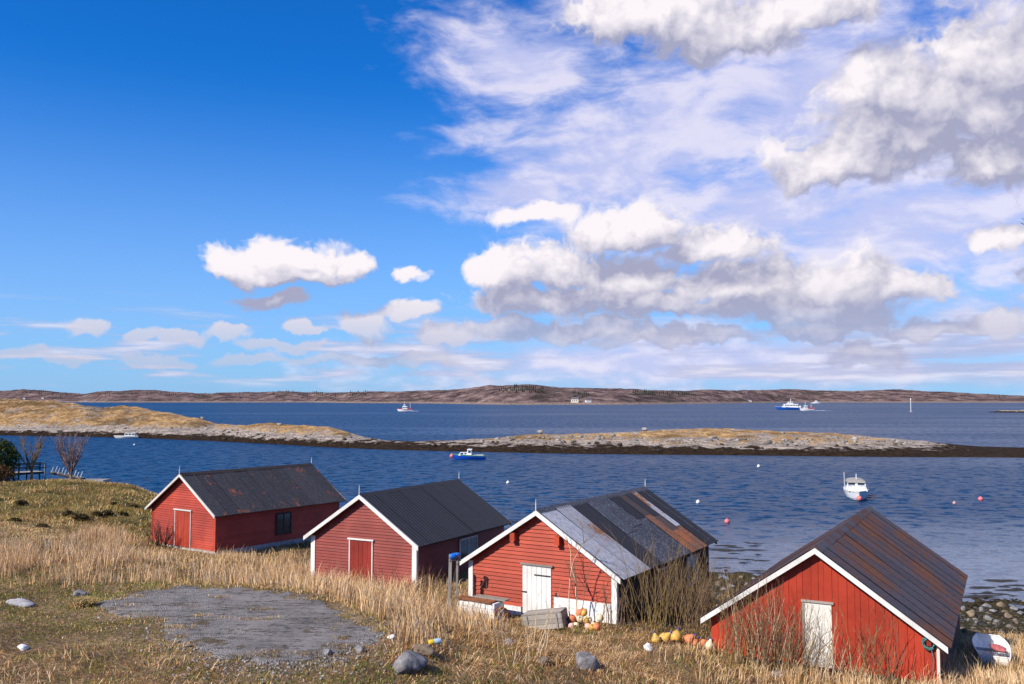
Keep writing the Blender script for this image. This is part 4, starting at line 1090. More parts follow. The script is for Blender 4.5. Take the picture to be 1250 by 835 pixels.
MB().tube([(-0.2, 0, 2.0), (-0.25, 0, 2.65)], 0.04, 6).build('mast', gel_white, e)
MB().lathe(ball(0.30), 12, c=(3.75, 0.0, 0.32)).build('fender', buoy_pink, e, True)

# work boat drawn up by the headland
q_ = onz(152, 535, 0)
e = empty('workboat', (q_[0] + 0.5, q_[1] + 0.3, 0.0), math.pi + 0.15); tag(e, 'small pale workboat with low deckhouse close under the grassy headland', 'boat', 'boats moored in the bay')
hull(e, 6.6, 2.2, 0.3, 0.75, 0.55, gel_cream, gel_white, gel_cream, 0.06)
cabin(e, -2.4, 0.6, 1.7, 0.5, 1.45, gel_cream, gel_cream, 3, 0.25, 'deckhouse')
MB().box(-3.1, -2.5, -0.7, 0.7, 0.5, 1.0).build('stern_locker', canvas, e)

# fishing vessel under way
q_ = onz(494, 502.2, 0)
e = empty('fishing_vessel', (q_[0], q_[1], 0.0), math.pi + 0.1); tag(e, 'white and red fishing vessel steaming before the far hills', 'boat')
hull(e, 13.5, 4.4, 1.2, 2.6, 2.0, gel_white, gel_red, gel_red, 0.3)
cabin(e, -2.5, 2.6, 3.4, 1.9, 4.6, gel_white, gel_white, 3, 0.6, 'wheelhouse'); cabin(e, -0.8, 1.6, 2.6, 4.6, 6.2, gel_white, gel_white, 2, 0.4, 'bridge')
for (x_, z_) in ((0.4, 9.6), (-5.2, 8.2)): MB().tube([(x_, 0, 2.0), (x_, 0, z_)], 0.14, 6).build('mast', gel_white, e)
MB().tube([(-5.2, 0, 3.0), (-2.6, 0, 7.2)], 0.10, 5).build('boom', gel_red, e); MB().box(-6.4, -4.0, -1.7, 1.7, 1.8, 3.2).build('net_drum', gel_red, e)

# passenger ferry
q_ = onz(964, 500.2, 0)
e = empty('ferry', (q_[0], q_[1], 0.0), math.pi - 0.05); tag(e, 'fast passenger ferry with blue hull and white superstructure', 'boat')
hull(e, 30, 8.0, 1.4, 3.6, 2.4, ferry_blue, None, gel_white, 0.1, bow=3.0)
cabin(e, -9.0, 8.5, 6.6, 2.6, 6.0, gel_white, gel_white, 9, 2.6, 'saloon'); cabin(e, -3.5, 3.0, 5.0, 6.0, 8.4, gel_white, gel_white, 4, 1.4, 'bridge')
MB().tube([(-1.0, 0, 8.4), (-1.4, 0, 12.2)], 0.25, 6).build('mast', gel_white, e); MB().box(-11.6, -9.4, -2.2, 2.2, 2.4, 4.4).build('funnel', gel_white, e)

# smaller vessel beside it
q_ = onz(985, 501.4, 0)
e = empty('fishing_vessel', (q_[0], q_[1], 0.0), math.pi + 0.05); tag(e, 'small white fishing vessel trailing a white wake behind the ferry', 'boat')
hull(e, 14, 4.2, 1.0, 2.6, 1.9, gel_white, None, gel_red, 0.25)
cabin(e, -0.5, 3.4, 3.2, 1.8, 4.8, gel_white, gel_white, 3, 0.7, 'wheelhouse'); MB().box(-6.0, -2.0, -1.6, 1.6, 1.7, 3.3).build('deck_gear', gel_red, e)
for (x_, z_) in ((1.6, 8.8), (-4.4, 7.6)): MB().tube([(x_, 0, 2.0), (x_, 0, z_)], 0.15, 6).build('mast', gel_white, e)
MB().tube([(-4.4, 0, 3.0), (-1.6, 0, 6.4)], 0.10, 5).build('boom', alu, e)
q_ = onz(996, 492.6, 0)
e = empty('distant_cruiser', (q_[0], q_[1], 0.0), math.pi); tag(e, 'tiny all-white cruiser close in under the far hills', 'boat')
hull(e, 24, 6, 1.0, 3.4, 2.6, gel_white, None, gel_white, 0.1); cabin(e, -6, 6, 4.6, 2.8, 6.4, gel_white, gel_white, 4, 2.0, 'saloon'); cabin(e, -3, 2, 3.6, 6.4, 9.0, gel_white, gel_white, 2, 1.0, 'bridge')

# foam: wakes of the two boats under way
m, T, p = new_mat('sea_foam'); v = coords(T)
T.l.new(T.mix(T.step(T.noise(v, 0.35, 5, 0.7), 0.35, 0.62), (0.05, 0.14, 0.26, 1), (0.72, 0.75, 0.80, 1)), p.inputs['Base Color']); p.inputs['Roughness'].default_value = 0.9
def wake(x0, x1, py, width, lab):
    a = onz(x0, py, 0); b = onz(x1, py, 0); n = 26; v_ = []; f_ = []
    for i in range(n + 1):
        t = i / n; c_ = a * (1 - t) + b * t; w_ = width * (1 - 0.6 * t) * (0.55 + 0.9 * random.random())
        v_ += [(c_[0], c_[1] - w_, 0.04), (c_[0], c_[1], 0.30 * (1 - t) + 0.10), (c_[0], c_[1] + w_, 0.04)]
    for i in range(n): f_ += [(3 * i, 3 * i + 3, 3 * i + 4, 3 * i + 1), (3 * i + 1, 3 * i + 4, 3 * i + 5, 3 * i + 2)]
    tag(mesh_obj('wake', v_, f_, m, None, True), lab, 'wake', kind='stuff')
wake(993, 1014, 501.3, 6.0, 'white foam trail behind the small fishing vessel'); wake(502, 512, 502.0, 3.5, 'short white foam trail behind the red and white vessel')

# buoys and the channel marker
for (px, py, r, mt, lab) in [(551.5, 557.8, 0.42, buoy_pink, 'red mooring buoy touching the bow of the blue boat'), (926, 570, 0.26, buoy_white, 'white mooring buoy alone out beyond the white motorboat'),
                             (620, 590, 0.22, buoy_white, 'white mooring buoy behind the black-roofed boathouse'), (852, 614, 0.22, buoy_white, 'white mooring buoy beyond the patchwork roof'),
                             (887.5, 638, 0.24, buoy_pink, 'pink mooring buoy between patchwork roof and streaked roof'), (1197, 610.5, 0.26, buoy_pink, 'pink mooring buoy in open water beyond the rust-streaked roof'),
                             (1165, 615, 0.18, plain('faded_pink_plastic', (0.55, 0.30, 0.30), 0.5), 'small faded mooring buoy beside the pink one'), (164, 543.5, 0.22, buoy_white, 'white mooring buoy near the pale workboat'), (716, 531.5, 0.01, buoy_white, None)]:
    if lab: buoy(px, py, r, mt, lab)
q_ = onz(1112, 503, 0)
e = empty('channel_marker', (q_[0], q_[1], 0)); tag(e, 'tall thin white channel marker standing in open water', 'marker')
MB().tube([(0, 0, -2), (0, 0, 11.5)], 0.24, 8).build('pole', gel_white, e); MB().box(-0.9, 0.9, -0.9, 0.9, -2, 0.8).build('base', concrete, e); MB().lathe([(0.1, 10.6), (0.45, 10.9), (0.45, 12.2), (0.1, 12.4)], 8).build('top_mark', gel_white, e)

# ------------------------------------------------------------------ jetty and gangway on the left
jA = onz(4, 578, 1.5); jB = onz(53, 575.5, 1.5)
e = empty('jetty', (jA[0], jA[1], 0.0), math.atan2(jB[1] - jA[1], jB[0] - jA[0])); tag(e, 'weathered wooden jetty with railing behind the bare trees', 'jetty')
JL = float(np.hypot(*(jB - jA)[:2])) + 0.2
for k in range(int(JL / 0.24) + 8): MB().box(-2 + k * 0.24, -2 + k * 0.24 + 0.21, 0, 2.2, 1.44, 1.50).build('plank', grey_wood, e)
for k in range(5):
    x_ = -1.4 + k * (JL + 1.4) / 4
    MB().box(x_ - 0.09, x_ + 0.09, -0.12, 0.0, -3, 2.62).build('post', dark_wood if k < 4 else post_wood, e)
    MB().box(x_ - 0.09, x_ + 0.09, 2.2, 2.32, -3, 2.62).build('post', dark_wood, e)
for yv in (-0.17, 2.32):
    for zv in (2.45, 1.95): MB().box(-2, JL + 0.1, yv, yv + 0.05, zv, zv + 0.12).build('rail', dark_wood, e)
for yv in (0.2, 1.9): MB().box(-2, JL, yv - 0.08, yv + 0.08, 1.2, 1.44).build('beam', dark_wood, e)
gB = onz(99, 584.5, 0.45); gA = np.array([jB[0] + 0.4, jB[1] + 0.8, 1.3])
e = empty('gangway', (gA[0], gA[1], 0.0), math.atan2(gB[1] - gA[1], gB[0] - gA[0])); tag(e, 'dark gangway with white leaning stanchions sloping down from jetty', 'gangway')
GL = float(np.hypot(*(gB - gA)[:2]))
for yv in (0.0, 1.1): MB().bar((0, yv, 1.25), (GL, yv, 0.35), 0.14, 0.22).build('beam', dark_wood, e)
for k in range(14): t = (k + 0.5) / 14; MB().box(t * GL - 0.12, t * GL + 0.12, 0, 1.1, 1.38 - 0.9 * t, 1.42 - 0.9 * t).build('plank', grey_wood, e)
for k in range(5):
    t = (k + 0.3) / 5
    for yv in (0.0, 1.1): MB().tube([(t * GL, yv, 1.3 - 0.9 * t), (t * GL + 0.28, yv, 2.1 - 0.9 * t)], 0.045, 6).build('stanchion', white, e)
fl = empty('pontoon', (gB[0] + 1.6, gB[1], 0)); tag(fl, 'low grey floating pontoon at the foot of the gangway', 'pontoon')
MB().box(-1.8, 1.8, -1, 1.4, -0.25, 0.3).build('float', concrete, fl)
for k in range(15): MB().box(-1.8 + k * 0.24, -1.6 + k * 0.24, -1, 1.4, 0.304, 0.35).build('plank', grey_wood, fl)

# ------------------------------------------------------------------ things lying about the boathouses
def local(h, x, y, z): p_ = hpt(h, x, y); return np.array([p_[0], p_[1], h['base'] + z])
HC = HS['c']
c_ = local(HC, -1.62, -0.75, 0); zc = gz(c_[0], c_[1])
e = empty('stone_chest', (c_[0], c_[1], zc - 0.06), -HC['yaw'] - 0.03); tag(e, 'low whitewashed stone chest with rusted sheet lid left of the white door', 'chest')
bd = MB()
for i in range(4):
    for j in range(3):
        w_ = 0.36; bd2 = MB().box(-0.74 + i * w_ + 0.006, -0.74 + (i + 1) * w_ - 0.006, -0.30 - random.uniform(0, 0.03), 0.28, j * 0.19 + 0.005, (j + 1) * 0.19 - 0.005)
        bd2.build('stone', whitewash, e)
MB().hexa([(-0.82, -0.38, 0.585), (0.60, -0.38, 0.575), (0.60, 0.05, 0.60), (-0.82, 0.05, 0.60)], [(-0.82, -0.38, 0.60), (0.60, -0.38, 0.59), (0.60, 0.05, 0.615), (-0.82, 0.05, 0.615)]).build('rusted_sheet', rusty, e)
MB().box(-0.35, 0.92, -0.02, 0.30, 0.62, 0.66).build('plank', grey_wood, e)
c2 = local(HC, -0.70, -1.02, 0); zc2 = gz(c2[0], c2[1])
e = empty('iron_wheel', (c2[0], c2[1], zc2 + 0.22), -HC['yaw'] + 0.9); tag(e, 'small rusty iron wheel leaning at the end of the stone chest', 'wheel')
e.rotation_euler = (0.15, 0, -HC['yaw'] + 0.9)
rg = MB(); rg.tube([(0.22 * math.cos(t), 0, 0.22 * math.sin(t)) for t in np.linspace(0, 2 * math.pi, 19)], 0.035, 6, cap=False); rg.build('rim', rusty, e)
for k in range(3): a = k * math.pi / 3; MB().tube([(-0.21 * math.cos(a), 0, -0.21 * math.sin(a)), (0.21 * math.cos(a), 0, 0.21 * math.sin(a))], 0.014, 5).build('spoke', rusty, e)

c_ = local(HC, 0.98, -1.05, 0); zc = gz(c_[0], c_[1])
e = empty('fish_crate', (c_[0], c_[1], zc - 0.02), -HC['yaw'] + 0.22); e.rotation_euler = (0.0, -0.16, -HC['yaw'] + 0.22)
tag(e, 'weathered grey plank crate tipped beside the white door', 'crate')
for j in range(3):
    for yv in (-0.34, 0.31): MB().box(-0.62, 0.62, yv, yv + 0.03, 0.02 + j * 0.155, 0.165 + j * 0.155).build('slat', grey_wood, e)
    for xv in (-0.655, 0.625): MB().box(xv, xv + 0.03, -0.34, 0.34, 0.02 + j * 0.155, 0.165 + j * 0.155).build('slat', grey_wood, e)
for j in range(4): MB().box(-0.64, 0.64, -0.345 + j * 0.175, -0.185 + j * 0.175, 0.485, 0.51).build('lid_board', grey_wood, e)
for xv in (-0.5, 0.46): MB().box(xv, xv + 0.05, -0.37, -0.345, 0.0, 0.47).build('batten', grey_wood, e)

float_cols = {'yellow': plain('yellow_float', (0.62, 0.36, 0.08), 0.6, 0.4, 12), 'orange': plain('orange_float', (0.62, 0.19, 0.08), 0.6, 0.4, 12), 'cream': plain('cream_float', (0.74, 0.62, 0.42), 0.55, 0.25, 12), 'pale pink': plain('pale_pink_float', (0.70, 0.42, 0.36), 0.55, 0.25, 12)}
fl_spots = [(693, 757), (699, 748), (705, 756), (712, 762), (717, 749), (721, 756), (727, 764), (730, 752), (735, 745), (738, 758), (742, 766), (745, 750), (748, 757), (726, 743), (711, 751), (703, 763), (720, 766), (733, 763), (686, 761), (740, 742)]
names_ = ['yellow', 'cream', 'orange', 'yellow', 'orange', 'orange', 'cream', 'cream', 'pale pink', 'orange', 'yellow', 'cream', 'yellow', 'pale pink', 'yellow', 'pale pink', 'orange', 'pale pink', 'cream', 'cream']
for k in range(26):
    cn = names_[k % 20]; r = random.uniform(0.095, 0.13); row = 0 if k < 15 else (1 if k < 23 else 2)
    lx_ = 1.95 + (random.uniform(-1.05, 0.95), random.uniform(-0.65, 0.6), random.uniform(-0.3, 0.3))[row]; ly_ = -0.62 + (random.uniform(-0.38, 0.36), random.uniform(-0.2, 0.25), 0.08)[row]
    w_ = hpt(HC, lx_, ly_)
    o = empty('net_float', (w_[0], w_[1], gz(w_[0], w_[1]) + r * 0.8 + 0.17 * row)); o.rotation_euler = (random.uniform(-0.9, 0.9), random.uniform(-0.9, 0.9), random.random() * 6)
    tag(o, cn + ' plastic net float in the pile beside the white door', 'float', cn + ' net floats in the pile')
    MB().lathe(ball(r, sx=0.94), 10).build('shell', float_cols[cn], o, True)
    MB().lathe([(0.012, r * 0.97), (0.03, r * 0.99), (0.03, r * 1.16), (0.012, r * 1.18)], 6).build('lug', float_cols[cn], o)
for (px, py, cn, lab, s_) in [(801, 786, 'yellow', 'yellow-orange pear buoy lying furthest from the vivid red wall', 1.3), (811, 786, 'yellow', 'largest yellow-orange pear buoy under the bare shoots', 1.6), (825, 783, 'yellow', 'upright yellow-orange buoy beside the red ones', 1.7),
                              (840, 786, 'orange', 'upright red-orange buoy in the dry grass', 1.5), (848, 788, 'orange', 'red-orange buoy lying close to the vivid red boathouse', 1.2), (866, 793, 'cream', 'cream buoy against the foot of the vivid red boathouse', 1.3), (858, 789, 'orange', 'small red-orange buoy by the corner of the vivid red boathouse', 1.1)]:
    g0 = gpx(px, py); r = 0.11 * s_
    o = empty('pear_buoy', (g0[0], g0[1], g0[2] + r * 0.7)); o.rotation_euler = (random.uniform(-1.2, 1.2), random.uniform(-1, 1), random.random() * 6)
    tag(o, lab, 'buoy', 'pear buoys lying under the shoots')
    MB().lathe([(0.01, -r), (r * 0.7, -r * 0.75), (r, -r * 0.1), (r * 0.85, r * 0.5), (r * 0.4, r * 1.1), (r * 0.2, r * 1.45), (0.01, r * 1.5)], 10).build('shell', float_cols[cn], o, True)
    MB().lathe([(0.01, r * 1.48), (r * 0.2, r * 1.5), (r * 0.2, r * 1.75), (0.01, r * 1.78)], 6).build('eye', gel_blue, o)
# heap of orange net
g0 = gpx(576, 747)
v_ = IV2.copy(); v_ = v_ * (1 + rng.normal(0, 0.12, (len(v_), 1))) * np.array([0.34, 0.26, 0.20])
o = np_mesh('fishing_net', v_, IF2, plain('orange_net', (0.55, 0.24, 0.07), 0.95, 0.6, 30, bump=1.0)); o.location = (g0[0], g0[1], g0[2] + 0.08)
tag(o, 'small heap of orange fishing net at the left end of the stone chest', 'net')

# posts and the blue can between the two middle boathouses
blue_pl = plain('blue_plastic', (0.01, 0.13, 0.50), 0.35, 0.15, 8)
pb = {}
for (px, lab, top, nm) in ((548.5, 'thicker grey post carrying the blue can', 677, 0), (557, 'thinner grey post next to the thicker one', 684, 1)):
    Yp = 30.6 + 0.5 * nm
    b_ = at(px, 735, Yp); zt_ = at(px, top, Yp)[2]; z0 = gz(b_[0], b_[1])
    e = empty('wooden_post', (b_[0], b_[1], z0)); tag(e, lab, 'post')
    w_ = 0.055 if nm == 0 else 0.04
    MB().hexa([(-w_, -w_, -0.4), (w_, -w_, -0.4), (w_, w_, -0.4), (-w_, w_, -0.4)], [(-w_ * .9 + .03, -w_ * .9, zt_ - z0), (w_ * .9 + .03, -w_ * .9, zt_ - z0 - 0.02), (w_ * .9 + .03, w_ * .9, zt_ - z0), (-w_ * .9 + .03, w_ * .9, zt_ - z0 + 0.01)]).build('shaft', post_wood, e)
    MB().tube([(0.0, -w_ - 0.015, zt_ - z0 - 0.12), (0.03, -w_ - 0.03, zt_ - z0 - 0.10)], 0.012, 5).build('nail', iron, e)
    pb[nm] = (b_, zt_)
p0, zt0 = pb[0]; p1_, zt1 = pb[1]
e = empty('blue_can', (p0[0] + 0.04, p0[1] - 0.10, zt0 - 0.06), 0.25); e.scale = (0.75, 0.75, 0.75); tag(e, 'bright blue plastic can slung on the grey posts', 'can')
MB().lathe([(0.01, 0), (0.12, 0.0), (0.135, 0.04), (0.135, 0.22), (0.09, 0.28), (0.05, 0.30), (0.05, 0.34), (0.01, 0.34)], 12).build('body', blue_pl, e, True)
for o in e.children: o.rotation_euler = (0.1, 1.35, 0); o.location = (-0.02, 0, 0.0)
MB().lathe([(0.01, -0.07), (0.12, -0.06), (0.14, 0.07), (0.10, 0.10), (0.01, 0.11)], 12, c=(0.30, 0.03, 0.06)).build('lid', blue_pl, e, True)
MB().bar((-0.05, 0.05, -0.16), (0.5, 0.12, -0.2), 0.03, 0.05).build('crosspiece', post_wood, e)

# coiled hose on the corner of the vivid red boathouse
x_, z_ = pxy(HD, 1134, 785, HD['g'] - 0.1); c_ = local(HD, x_, HD['g'] - 0.11, z_)
e = empty('hose_reel', tuple(c_), -HD['yaw']); tag(e, 'teal garden hose coiled on the corner of the vivid red boathouse', 'hose')
teal = plain('teal_hose', (0.06, 0.20, 0.20), 0.5, 0.3, 12)
hz = MB(); pts = []
for k in range(97): a = k / 16 * 2 * math.pi; r = 0.125 + 0.018 * math.sin(k * 0.9) + 0.006 * (k // 16); pts.append((r * math.cos(a), -0.02 + 0.012 * (k // 16) - 0.02, 1.15 * r * math.sin(a)))
hz.tube(pts, 0.017, 6); hz.build('coil', teal, e, True)
MB().box(-0.06, 0.06, -0.03, 0.07, -0.08, 0.08).build('bracket', red_dark, e)
MB().tube([(0.05, -0.03, -0.14), (0.10, -0.02, -0.35), (0.085, 0.0, -0.80)], 0.014, 6).build('tail', teal, e)

# white pram dinghy on the shore
g0 = gpx(1210, 806)
e = empty('dinghy', (g0[0], g0[1], g0[2] + 0.06), 0); e.rotation_euler = (0.03, -0.08, math.radians(68)); e.scale = (0.78, 0.80, 0.8); tag(e, 'old white pram dinghy drawn up beside the vivid red boathouse', 'dinghy')
DL, DB = 2.5, 1.38; v_ = []; f_ = []; n = 11
for i in range(n):
    t = i / (n - 1); x_ = -DL / 2 + DL * t; b = DB / 2 * (0.80 + 0.20 * math.sin(min(1, t / 0.55) * math.pi / 2)) * (1 - 0.38 * max(0, (t - 0.55) / 0.45) ** 2); zt_ = 0.50 + 0.10 * t * t; zk = 0.0 + 0.26 * max(0, (t - 0.6) / 0.4) ** 2
    v_ += [(x_, -b, zt_), (x_, -b * 0.86, zk + 0.13), (x_, -b * 0.45, zk), (x_, 0, zk - 0.02), (x_, b * 0.45, zk), (x_, b * 0.86, zk + 0.13), (x_, b, zt_)]
for i in range(n - 1):
    for k in range(6): a = i * 7 + k; f_.append((a, a + 7, a + 8, a + 1))
f_.append(tuple(range(7))); f_.append(tuple((n - 1) * 7 + k for k in range(7))[::-1])
ho = mesh_obj('hull', v_, f_, gel_white, e); sm = ho.modifiers.new('shell', 'SOLIDIFY'); sm.thickness = 0.025
for sd in (0, 6): MB().tube([v_[i * 7 + sd] for i in range(n)], 0.028, 6).build('rim', gel_white, e)
MB().tube([v_[k] for k in (0, 6)], 0.028, 6).build('rim', gel_white, e); MB().tube([v_[(n - 1) * 7 + k] for k in (0, 6)], 0.028, 6).build('rim', gel_white, e)
for x_ in (-0.95, 0.1): MB().box(x_ - 0.14, x_ + 0.14, -0.62, 0.62, 0.30, 0.335).build('thwart', canvas, e)
cv = IV2 * (1 + rng.normal(0, 0.06, (len(IV2), 1))) * np.array([0.20, 0.42, 0.09])
o = np_mesh('red_tarpaulin', cv, IF2, plain('faded_red_tarpaulin', (0.42, 0.11, 0.12), 0.8, 0.4, 9, bump=0.6)); o.location = (g0[0] + 0.05, g0[1] - 0.35, g0[2] + 0.50)
tag(o, 'crumpled faded red tarpaulin bundled in the white dinghy', 'tarpaulin')

# ------------------------------------------------------------------ single rocks and litter in the foreground
rock_grey = plain('grey_fieldstone', (0.20, 0.19, 0.19), 1.0, 0.55, 7, bump=1.0, spec=0.1)
rock_warm = plain('warm_fieldstone', (0.20, 0.15, 0.10), 0.95, 0.45, 5, bump=0.7)
def rock(px, py, w, hgt, label, mat=None, group=None, name='rock', flat=0.8, dy=0.0):
    g0 = gpx(px, py); v_ = crag() * 1.1 * np.array([w / 2, w / 2 * flat, hgt * 0.72])
    o = np_mesh(name, v_, IF3, mat or rock_grey); o.location = (g0[0], g0[1], g0[2] + hgt * 0.22); o.rotation_euler = (random.uniform(-.15, .15), random.uniform(-.15, .15), random.random() * 6)
    tag(o, label, 'rock', group); return o
rock(501, 815, 0.85, 0.38, 'largest grey fieldstone in the grass just off the asphalt pad'); rock(715, 815, 0.78, 0.46, 'upright grey fieldstone in dead grass below the white door'); rock(517, 797, 0.75, 0.22, 'flat brown stone with the drink can on it', rock_warm)
rock(663, 812, 0.36, 0.22, 'small mossy stone left of the upright fieldstone', rock_warm); rock(478, 779, 0.34, 0.10, 'white stone at the far corner of the asphalt pad', whitewash); rock(440, 797, 0.30, 0.18, 'broken lump of asphalt at the corner of the pad')
rock(24, 737, 0.75, 0.10, 'flat pale slab set in the green turf', plain('pale_slab', (0.38, 0.36, 0.35), 0.9, 0.3, 4, bump=0.4)); rock(28, 794, 0.30, 0.12, 'small white stone lying alone in brown turf', whitewash); rock(96, 728, 0.45, 0.18, 'low grey stone just before the pad with moss behind')
rock(950, 826, 0.6, 0.18, 'flat grey stone on the path below the vivid red boathouse'); rock(792, 795, 0.35, 0.2, 'pale stone near the yellow pear buoys', whitewash)
rock(620, 788, 0.4, 0.2, 'grey stone in dead bracken below the stone chest'); rock(400, 800, 0.26, 0.16, 'grey rubble lump on the pad edge', None, None)
g0 = gpx(523, 796)
e = empty('drink_can', (g0[0], g0[1], g0[2] + 0.20), 0.4); e.rotation_euler = (0, math.pi / 2 - 0.1, 0.25); tag(e, 'crushed yellow and blue drink can on the flat brown stone', 'can')
MB().lathe([(0.01, 0), (0.055, 0.0), (0.065, 0.02), (0.062, 0.13), (0.061, 0.131)], 12).build('body', plain('yellow_can_print', (0.70, 0.48, 0.03), 0.35, 0.1, 20), e, True)
MB().lathe([(0.062, 0.13), (0.066, 0.16), (0.063, 0.27), (0.05, 0.29), (0.01, 0.29)], 12).build('lower_body', plain('pale_blue_can_print', (0.35, 0.48, 0.60), 0.3, 0.2, 20), e, True)

# beach stones: the ones big enough to pick out, then the shingle
bs = [(1186, 752, 0.75), (1199, 746, 0.55), (1213, 748, 0.45), (1222, 741, 0.7), (1238, 745, 0.5), (1206, 756, 0.5), (1230, 754, 0.55), (1246, 750, 0.4), (1192, 761, 0.4), (1240, 760, 0.45), (1176, 745, 0.55), (1216, 760, 0.35), (1226, 748, 0.4), (1182, 758, 0.35), (1203, 742, 0.5),
      (876, 715, 0.7), (884, 722, 0.6), (893, 717, 0.45), (902, 727, 0.5), (880, 706, 0.4), (912, 716, 0.5), (905, 706, 0.4), (920, 707, 0.35)]
for i, (px, py, w_) in enumerate(bs):
    rt = px > 1000; warm = i % 3 == 0
    rock(px, py, w_ * random.uniform(0.55, 1.1), w_ * 0.42, ('ochre' if warm else 'grey') + ' beach stone on the weedy shore ' + ('beside the white dinghy' if rt else 'between the patchwork and streaked roofs'), rock_warm if warm else rock_grey,
         ('ochre' if warm else 'grey') + ' stones on the ' + ('dinghy' if rt else 'gap') + ' shore', 'beach_stone')
X_ = np.concatenate([rng.uniform(12, 36, 5200), rng.uniform(-14, 14, 2400)]); Y_ = np.concatenate([rng.uniform(38, 54, 5200), rng.uniform(42, 60, 2400)])
Z_ = ground(X_, Y_); k_ = (Z_ > -0.15) & (Z_ < 1.6) & (rng.random(len(X_)) < 0.85); P_ = np.stack([X_, Y_, Z_], -1)[k_]
t_ = (0.03 + 0.16 * rng.random(len(P_)) ** 2.0)[:, None] * np.array([1.0, 0.88, 0.72]); t_[P_[:, 2] < 0.35] *= np.array([0.35, 0.3, 0.2])
tag(stones('shingle', P_, 0.035 + 0.15 * rng.random(len(P_)) ** 4, stone_mat, t_), 'shingle and small stones along the waterline', 'shingle', kind='stuff')
# crumbled gravel along the near edge of the pad
n = 9000; i_ = rng.integers(0, len(PAD), n); wgt = np.array([0.10, .05, .05, .05, .1, .15, .4, .7, 1, 1, 1, 1, .8, .5, .3, .15, .1])
k_ = rng.random(n) < wgt[i_]; i_ = i_[k_]; t = rng.random(len(i_))[:, None]
P2 = PAD[i_ - 1] * (1 - t) + PAD[i_] * t + rng.normal(0, 0.55, (len(i_), 2)); Z_ = ground(P2[:, 0], P2[:, 1])
t_ = (0.10 + 0.22 * rng.random(len(P2)))[:, None] * np.array([1.1, 1.0, 0.93])
tag(stones('gravel', np.column_stack([P2, Z_ + 0.005]), 0.009 + 0.036 * rng.random(len(P2)) ** 4, stone_mat, t_), 'crumbled grey gravel along the edge of the asphalt pad', 'gravel', kind='stuff')
# drifts of seaweed breaking the surface off the beach
wm = plain('wet_seaweed', (0.016, 0.012, 0.006), 0.6, 0.5, 4); sw = MB()
for (a, b, c1, c2_, n_) in ((862, 935, 662, 700, 24), (1185, 1250, 708, 735, 20), (610, 640, 630, 640, 5)):
    for k in range(n_):
        q_ = onz(random.uniform(a, b), random.uniform(c1, c2_) ** 1.0, 0.0); l = random.uniform(0.3, 1.5); w_ = l * random.uniform(0.18, 0.5); ph = random.random()
        ring = [(q_[0] + l * math.cos(t) * random.uniform(0.5, 1), q_[1] + w_ * math.sin(t) * random.uniform(0.5, 1), 0.006) for t in np.linspace(0, 6.28, 10)[:-1]]
        sw.add(ring + [(q_[0], q_[1], 0.05)], [(i, (i + 1) % 9, 9) for i in range(9)])
tag(sw.build('seaweed', wm), 'dark drifts of seaweed breaking the pale shallows', 'seaweed', kind='stuff')

# ------------------------------------------------------------------ grass
grass_mat = tinted('grass_blades', 0.8, 0.15, 3.0, transl=0.22)
def blades(name, P, hgt, wid, lean, tint, label, curl=0.5):
    n = len(P); ang = rng.random(n) * 2 * np.pi; la = rng.random(n) * 2 * np.pi
    flow = 6.28 * fbm(P[:, 0] * 0.35 + 80, P[:, 1] * 0.35, 3)
    la = np.where(rng.random(n) < 0.6, 0.3 + flow + rng.normal(0, 0.5, n), la)          # a wind from the left combs part of it
    dx, dy = np.cos(ang) * wid / 2, np.sin(ang) * wid / 2
    lx, ly = np.cos(la) * lean * hgt, np.sin(la) * lean * hgt
    V = np.zeros((n, 5, 3), np.float32)
    V[:, 0] = P + np.stack([-dx, -dy, 0 * dx - 0.02], -1); V[:, 1] = P + np.stack([dx, dy, 0 * dx - 0.02], -1)
    m1 = P + np.stack([lx * 0.35, ly * 0.35, hgt * 0.58], -1)
    V[:, 2] = m1 + np.stack([dx, dy, 0 * dx], -1) * 0.8; V[:, 3] = m1 - np.stack([dx, dy, 0 * dx], -1) * 0.8
    V[:, 4] = P + np.stack([lx * (1 + curl * 0.3), ly * (1 + curl * 0.3), hgt * np.clip(1 - 0.45 * lean, 0.25, 1)], -1)
    b = (np.arange(n) * 5)[:, None, None]
    Fc = (np.array([[0, 1, 2], [0, 2, 3], [3, 2, 4]])[None] + b).reshape(-1, 3)
    o = np_mesh(name, V.reshape(-1, 3), Fc, grass_mat, color=np.repeat(tint, 5, 0))
    tag(o, label, 'grass', kind='stuff')
    return o
def free_of_houses(x, y, pad_=0.05):
    ok = np.ones(x.shape, bool)
    for h in HS.values():
        c, s = math.cos(h['yaw']), math.sin(h['yaw']); dx = x - h['ax']; dy = y - h['Y']
        lx = dx * c - dy * s; ly = dx * s + dy * c; w_ = h['hw'] - 0.24 + pad_
        ok &= ~((np.abs(lx) < w_) & (ly > 0.26 - pad_) & (ly < h['L'] - 0.2))
    return ok
def scatter(n, x0, x1, y0, y1):
    x = rng.uniform(x0, x1, n); y = y0 + (y1 - y0) * rng.random(n)
    z = ground(x, y); px, py = topx(x, y, z)
    k = (px > -70) & (px < 1320) & (py < 880) & (z > 0.9) & free_of_houses(x, y)
    return x[k], y[k], z[k], px[k], py[k]
def soft(px, py, E):
    w = np.zeros(px.shape)
    for (cx, cy, rx, ry, a) in E: w = np.maximum(w, a * sstep(1.25, 0.7, np.hypot((px - cx) / rx, (py - cy) / ry)))
    return w
STRAW = np.array([0.72, 0.455, 0.225]); PALE = np.array([0.82, 0.60, 0.37]); RUST = np.array([0.36, 0.165, 0.065]); GREEN = np.array([0.15, 0.19, 0.030]); OLIVE = np.array([0.36, 0.26, 0.065]); BROWN = np.array([0.27, 0.15, 0.07])
